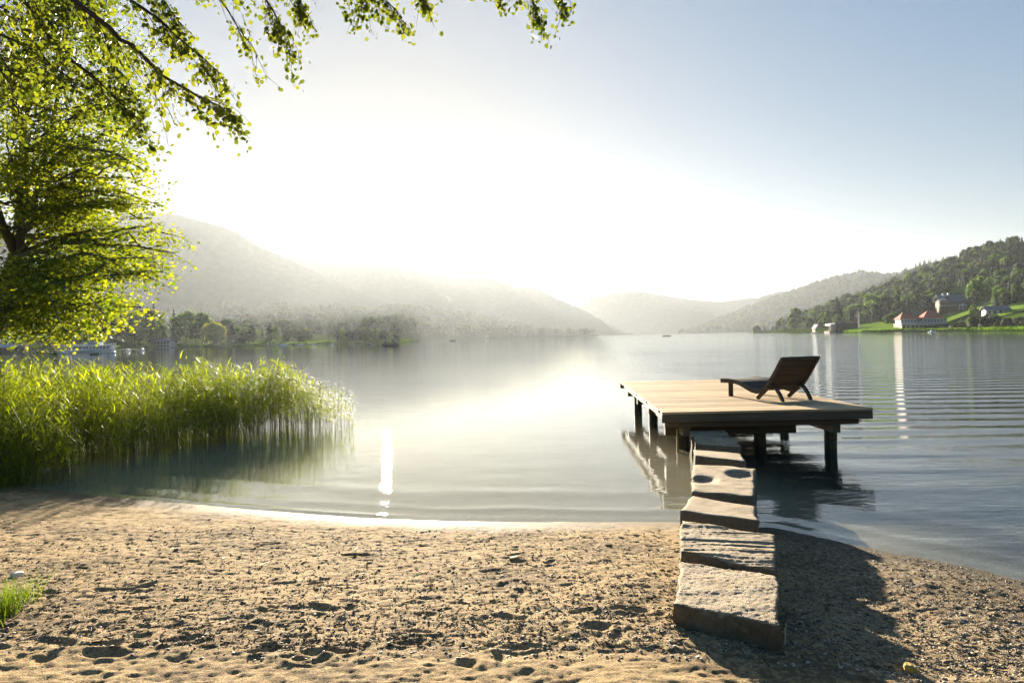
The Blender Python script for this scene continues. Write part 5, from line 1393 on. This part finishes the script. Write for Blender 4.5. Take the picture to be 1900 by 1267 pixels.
# ================================================================== BOATS, PEOPLE, PIERS
M['boat_white'] = plain('white_boat_paint', (0.88, 0.88, 0.87), 0.4, 0.04, 1)
M['boat_dark'] = plain('dark_boat_paint', (0.03, 0.028, 0.026), 0.6, 0.2, 1)
M['boat_blue'] = plain('blue_boat_cover', (0.06, 0.10, 0.20), 0.7, 0.2, 1)
M['skin'] = plain('skin', (0.42, 0.26, 0.18), 0.6, 0.05, 1)
M['cloth_dark'] = plain('dark_clothes', (0.03, 0.032, 0.04), 0.9, 0.2, 3)
M['hair'] = plain('dark_hair', (0.02, 0.015, 0.01), 0.7, 0.1, 5)
def hull(L, W, H, mat, parent, name='hull', n=12, deep=0.25):
    V, F = [], []
    for i in range(n + 1):
        f = i / n; x = -L / 2 + L * f
        wv = W / 2 * (1 - max(0, (f - 0.55) / 0.45) ** 2.2) * (0.82 + 0.18 * min(1, f * 4)); wv = max(wv, 0.02)
        sh = H * (1 + 0.25 * max(0, f - 0.5) * 2)
        V += [(x, -wv, sh), (x, -wv * 0.72, 0), (x, 0, -deep), (x, wv * 0.72, 0), (x, wv, sh), (x, wv * .85, sh - 0.02), (x, wv * .6, sh * .35), (x, -wv * .6, sh * .35), (x, -wv * .85, sh - 0.02)]
    for i in range(n):
        for k in range(9): F.append((i * 9 + k, i * 9 + (k + 1) % 9, (i + 1) * 9 + (k + 1) % 9, (i + 1) * 9 + k))
    F.append(tuple(range(8, -1, -1))); F.append(tuple(n * 9 + k for k in range(9)))
    return MB().add(V, F).build(name, mat, parent)
def person(loc, pose, label, rz=0.0):
    """one continuous skinned body; hair and clothing colours as parts"""
    root = empty('person', loc, label, 'person', rz=rz)
    J = pose
    names = list(J.keys()); idx = {k: i for i, k in enumerate(names)}
    V = [J[k][0] for k in names]; Rr = [J[k][1] for k in names]
    E = [('pelvis', 'chest'), ('chest', 'neck'), ('neck', 'head'), ('head', 'crown')]
    for s in 'lr': E += [('pelvis', 'hip' + s), ('hip' + s, 'knee' + s), ('knee' + s, 'foot' + s), ('foot' + s, 'toe' + s), ('chest', 'sho' + s), ('sho' + s, 'elb' + s), ('elb' + s, 'hand' + s), ('hand' + s, 'tip' + s)]
    me = bpy.data.meshes.new('body'); me.from_pydata(V, [(idx[a], idx[b]) for a, b in E], []); me.materials.append(M['cloth_dark'])
    o = link('body', me, root)
    md = o.modifiers.new('skin', 'SKIN'); md.use_smooth_shade = True
    sv = me.skin_vertices[0].data
    for i, r_ in enumerate(Rr): sv[i].radius = (r_, r_)
    sv[idx['pelvis']].use_root = True
    sb = o.modifiers.new('sub', 'SUBSURF'); sb.levels = 1; sb.render_levels = 1
    h_ = Vector(J['head'][0])
    MB().lathe([(0.05, -0.09), (0.085, -0.03), (0.09, 0.03), (0.06, 0.09)], 8, tuple(h_ + Vector((0.03, 0, 0)))).build('face', M['skin'], root, smooth=True)
    MB().lathe([(0.10, 0.0), (0.11, 0.05), (0.085, 0.11), (0.03, 0.135)], 8, tuple(h_ + Vector((-0.015, 0, 0.0)))).build('hair', M['hair'], root, smooth=True)
    return root
def pose_sit(lean=0.1, arm=0.35):
    P = {'pelvis': ((0, 0, 0.45), .15), 'chest': ((lean, 0, 0.82), .17), 'neck': ((lean * 1.3, 0, 1.02), .06), 'head': ((lean * 1.4, 0, 1.15), .10), 'crown': ((lean * 1.4, 0, 1.24), .08)}
    for s, q in (('l', 1), ('r', -1)):
        P.update({'hip' + s: ((0.08, .10 * q, 0.44), .10), 'knee' + s: ((0.44, .13 * q, 0.48), .07), 'foot' + s: ((0.44, .13 * q, 0.06), .05), 'toe' + s: ((0.58, .13 * q, 0.03), .04),
                  'sho' + s: ((lean, .19 * q, 0.94), .07), 'elb' + s: ((lean + 0.12, .24 * q, 0.68), .05), 'hand' + s: ((lean + arm, .15 * q, 0.66), .035), 'tip' + s: ((lean + arm + .1, .13 * q, 0.66), .025)})
    return P
def pose_stand(bend=0.0):
    P = {'pelvis': ((0, 0, 0.95), .14), 'chest': ((bend, 0, 1.32), .17), 'neck': ((bend * 1.3, 0, 1.52), .06), 'head': ((bend * 1.5, 0, 1.64), .10), 'crown': ((bend * 1.5, 0, 1.72), .08)}
    for s, q in (('l', 1), ('r', -1)):
        P.update({'hip' + s: ((0.0, .10 * q, 0.92), .11), 'knee' + s: ((0.04, .12 * q, 0.50), .075), 'foot' + s: ((0.0, .13 * q, 0.07), .05), 'toe' + s: ((0.14, .13 * q, 0.03), .04),
                  'sho' + s: ((bend, .20 * q, 1.44), .075), 'elb' + s: ((bend + 0.05, .27 * q, 1.17), .05), 'hand' + s: ((bend + .24, .20 * q, 1.05), .036), 'tip' + s: ((bend + .32, .18 * q, 1.04), .026)})
    return P

# fishing boat with its crew
fp = at(725, 642, z=0.0)
fb = empty('fishing_boat', (fp.x, fp.y, 0.06), 'dark open fishing boat in the middle distance before the wooded point', 'boat')
hull(4.0, 1.3, 0.45, M['boat_dark'], fb)
for x in (-1.3, 0.2, 1.0): MB().box((x - .12, -0.5, 0.34), (x + .12, 0.5, 0.38)).build('thwart', M['brown_wall'], fb)
MB().box((-2.15, -0.15, 0.0), (-1.95, 0.15, 0.75)).build('outboard_motor', M['boat_dark'], fb)
person((fp.x - 1.35, fp.y, 0.10), pose_sit(0.06), 'dark clad person sitting in the left end of the fishing boat', 0.2)
person((fp.x + 0.85, fp.y - 0.12, 0.14), pose_stand(0.10), 'dark clad person standing in the right half of the fishing boat', 2.9)
person((fp.x + 1.35, fp.y + 0.1, 0.10), pose_sit(0.10), 'dark clad person sitting in the right end of the fishing boat', 3.3)
MB().tube([(fp.x + 0.62, fp.y - .2, 1.2), (fp.x + 1.4, fp.y - .8, 1.9), (fp.x + 2.2, fp.y - 1.2, 2.3)], [0.018, 0.012, 0.006], 5).build('fishing_rod', M['boat_dark'])
tag(bpy.data.objects['fishing_rod'], 'thin fishing rod held up over the fishing boat', 'rod')

# two distant rowing boats
for px, py, lab, pl in ((840, 633, 'tiny dark rowing boat far out in the haze, right of the fishing boat', 'person sitting in the tiny hazy rowing boat'), (1237, 622, 'tiny dark boat far out in front of the headland', 'person sitting in the tiny boat before the headland')):
    q = at(px, py, z=0.0); y = min(q.y, 420); q = Vector(((px - 950) / FPX * y, y, 0))
    rb = empty('rowing_boat', (q.x, q.y, 0.05), lab, 'boat'); hull(3.2 if px < 1000 else 5.0, 1.1, 0.4, M['boat_dark'], rb)
    MB().box((-.12, -0.4, 0.3), (.12, 0.4, 0.34)).build('thwart', M['brown_wall'], rb)
    person((q.x, q.y, 0.05), pose_sit(0.05), pl, 0.4)

# excursion boat at the pier
ep = at(163, 654.5, z=0.0)
ex = empty('excursion_boat', (ep.x, ep.y, 0.05), 'white two deck excursion boat moored across the water on the left', 'boat', rz=0.06)
k_ = ep.y / FPX; Lh = 98 * k_
hull(Lh, 3.0, 5.0 * k_, M['boat_white'], ex, n=18)
MB().box((-Lh * .26, -1.1, 5 * k_), (Lh * .46, 1.1, 12 * k_)).build('lower_cabin', M['boat_white'], ex)
for i in range(11):
    x = -Lh * .23 + i * Lh * .062
    MB().box((x, -1.16, 7 * k_), (x + Lh * .042, -1.103, 10.6 * k_)).build('window', M['glass'], ex)
MB().box((-Lh * .49, -1.35, 12 * k_), (Lh * .48, 1.35, 12.9 * k_)).build('upper_deck', M['boat_white'], ex)
MB().box((-Lh * .02, -0.9, 12.9 * k_), (Lh * .25, 0.9, 18.5 * k_)).build('wheelhouse', M['boat_white'], ex)
MB().box((-Lh * .01, -0.95, 15 * k_), (Lh * .24, -0.903, 17.4 * k_)).build('wheelhouse_window', M['glass'], ex)
MB().box((-Lh * .05, -1.1, 18.5 * k_), (Lh * .30, 1.1, 19.3 * k_)).build('wheelhouse_roof', M['boat_white'], ex)
MB().tube([(Lh * .12, 0, 19 * k_), (Lh * .12, 0, 29 * k_)], [0.06, 0.03], 6).build('mast', M['boat_white'], ex)
rl = MB()
for yy in (-1.3, 1.3):
    rl.bar((-Lh * .48, yy, 16 * k_), (Lh * .47, yy, 16 * k_), .05, .05)
    for i in range(24):
        x = -Lh * .48 + i * Lh * .0413; rl.bar((x, yy, 12.9 * k_), (x, yy, 16 * k_), .04, .04)
rl.build('railing', M['boat_white'], ex)
for i in range(7): MB().bar((-Lh * .47 + i * Lh * .035, -1.2, 5 * k_), (-Lh * .47 + i * Lh * .035, -1.2, 12 * k_), 0.05, 0.05).build('stanchion', M['boat_white'], ex)

def small_boat(px, py, wpx, label, mat='boat_white', cover=None, mast=0, rz=0.0, name='motorboat', cabin=False):
    q = at(px, py, z=0.0); y = q.y; s = y / FPX; L = wpx * s
    b = empty(name, (q.x, y, 0.04), label, 'boat', rz=rz); hull(L, max(0.9, L * .34), L * .13, M[mat], b)
    if cover: MB().lathe([(L * .30, 0), (L * .28, L * .12), (L * .20, L * .24), (L * .07, L * .31), (0.01, L * .32)], 12, (0, 0, L * .12)).build('cover', M[cover], b, smooth=True)
    if cabin:
        MB().box((-L * .2, -L * .12, L * .12), (L * .18, L * .12, L * .27)).build('cabin', M[mat], b)
        MB().box((-L * .17, -L * .13, L * .17), (L * .15, -L * .121, L * .24)).build('window', M['glass'], b)
    if mast:
        MB().tube([(0, 0, L * .1), (0, 0, mast * s)], [0.05, 0.03], 6).build('mast', M['metal'], b)
        MB().tube([(0, 0, L * .3), (-L * .42, 0, L * .28)], [0.05, 0.05], 6).build('boom', M['boat_blue'], b)
    if not (cover or cabin or mast): MB().box((-L * .1, -L * .12, L * .09), (L * .0, L * .12, L * .115)).build('thwart', M['brown_wall'], b)
    return b
small_boat(118, 657, 19, 'small white sailing boat with a bare mast left of the excursion boat', mast=46, name='sailing_boat')
small_boat(176, 658, 14, 'small dark dinghy floating in front of the excursion boat', 'boat_dark', rz=0.3)
small_boat(211, 655, 10, 'little white boat with a small sail cover at the bow of the excursion boat', cover='boat_white')
small_boat(237, 652, 12, 'white boat under a domed white cover, left of two near the pier end', cover='boat_white')
small_boat(263, 651, 12, 'white boat under a domed white cover, right of two near the pier end', cover='boat_white')
small_boat(525, 642, 17, 'white cabin motorboat at the village shore below the hazy small trees', cabin=True)
small_boat(556, 640, 13, 'low white boat right of the white cabin motorboat', rz=0.2)
small_boat(437, 642, 14, 'low white boat at the shore right of the golden willow')
small_boat(352, 643, 15, 'long pale boat at the shore left of the golden willow')
small_boat(583, 640, 6, 'small white covered boat below the slim poplars, left of two', cover='boat_white')
small_boat(617, 640, 6, 'small white covered boat below the slim poplars, right of two', cover='boat_white')
small_boat(688, 643, 7, 'tiny white boat just left of the fishing boat', rz=0.4)
small_boat(1608, 616.5, 11, 'small dark boat moored at the jetty right of the white column', 'boat_dark')
small_boat(1630, 616, 12, 'small blue covered boat moored at the jetty before the lawn', 'boat_white', cover=None, cabin=False)
small_boat(1729, 617, 13, 'small white motorboat in the water before the villa', cabin=True)
small_boat(1511, 618.5, 11, 'small white boat at the water below the tiny chalet')
def pier(px0, py0, px1, py1, label, n=16, w_=1.2, zt=0.55):
    a = at(px0, py0, z=0.0); b = at(px1, py1, z=0.0)
    root = empty('pier', (a.x, a.y, 0), label, 'pier'); d = b - a
    MB().bar((0, 0, zt), (d.x, d.y, zt), w_, 0.12).build('walkway', M['stone_wall'], root)
    for i in range(n):
        f = (i + .5) / n; MB().tube([(d.x * f, d.y * f, -1.2), (d.x * f, d.y * f, zt + .25)], [0.09, 0.09], 5).build('post', M['pile'], root)
pier(62, 655, 268, 652, 'long low pier running behind the moored boats on the left')
pier(1592, 615.5, 1640, 615.5, 'short jetty before the lawn of the right shore', 8)
pier(590, 638, 628, 638.5, 'short landing stage by the small covered boats', 6)

# buildings of the left shore
lh, lb = root_at('lake_house', R_shore, 303, 0, 'white lake house with a balcony between trees on the far left shore', 'house', depth=296)
k2 = 296 / FPX
MB().box((-5 * k2 * 2.2, 0, -1), (5 * k2 * 2.2, 5, 12 * k2)).build('wall', M['white'], lh)
MB().box((-13 * k2, -0.8, 5.4 * k2), (12 * k2, -0.12, 6.4 * k2)).build('balcony', M['white'], lh)
windows(lh, [-2, -0.7, 0.7, 2], 0, 7.5 * k2, 10.5 * k2, 0.8, 'brown_wall')
windows(lh, [-2, -0.7, 0.7, 2], 0, 1.5 * k2, 4.6 * k2, 0.8, 'brown_wall')
gable_roof(lh, -11 * k2, 11 * k2, 0, 5, 12 * k2, 4.5 * k2, M['grey_roof'], 0.6)
l2, lb = root_at('house', R_shore, 439, 0, 'white house with a brown roof behind the golden willow', 'house', depth=345)
k3 = 345 / FPX
MB().box((-8 * k3, 0, -1), (8 * k3, 6, 14 * k3)).build('wall', M['white'], l2)
gable_roof(l2, -8 * k3, 8 * k3, 0, 6, 14 * k3, 8 * k3, M['brown_wall'], 0.7)
windows(l2, [-1.3, 0, 1.3], 0, 8 * k3, 11.5 * k3, 0.7, 'brown_wall')
bs, lb = root_at('boat_shed', R_shore, 8, 0, 'dark boat shed with a pale roof edge at the left frame edge, across the water', 'shed', depth=196)
MB().box((-4.5, 0, -1), (3, 4, 2.0)).build('wall', M['dark_wall'], bs)
gable_roof(bs, -4.5, 3, 0, 4, 2.0, 0.9, M['metal'], 0.5)
MB().box((-3.5, -0.05, 0), (-1.5, -0.003, 1.7)).build('door', M['brown_wall'], bs)
hs, lb = root_at('house', R_shore, 105, 0, 'pale flat roofed house behind the moored boats, half hidden by maple leaves', 'house', depth=262)
MB().box((-3.6, 0, -1), (3.6, 5, 4.4)).build('wall', M['brown_wall'], hs)
MB().box((-4.2, -1, 4.4), (4.2, 5.5, 4.75)).build('roof', M['white'], hs)
windows(hs, [-2, 0, 2], 0, 2.2, 3.6, 1.1)
village = [(420, 607, 'leftmost small pale house of the hazy hillside village'), (449, 603, 'small pale house of the hazy village just above the dark conical tree'), (470, 594, 'highest small white house of the hazy village'), (484, 600, 'small white house of the hazy village right of the highest one'), (508, 598, 'small pale house of the hazy village above the grey conical tree'), (540, 602, 'hazy small house above the round topped tree'), (590, 604, 'rightmost small pale house of the hazy village')]
for u, py, lab in village:
    y = float(interp(R_low.y0, u)); y = max(y, 880.0); ys2 = np.linspace(y, y * 1.6, 300); zz = R_low.h(np.full(300, float(u)), ys2); rows = hor(u) - (zz - EYE) / ys2 * FPX
    i = int(np.argmax(rows <= py + 4)) ; yy = ys2[i]; b = Vector(((u - 950) / FPX * yy, yy, zz[i] + 6))
    h0 = empty('village_house', b, lab, 'house', rz=r5.uniform(-.4, .4))
    MB().box((-4, 0, -7), (4, 7, 5.5)).build('wall', M['white'], h0); gable_roof(h0, -4, 4, 0, 7, 5.5, 3, M['brown_wall'], 0.7)
    windows(h0, [-2, 0, 2], 0, 2.5, 4.2, 1.0, 'brown_wall')
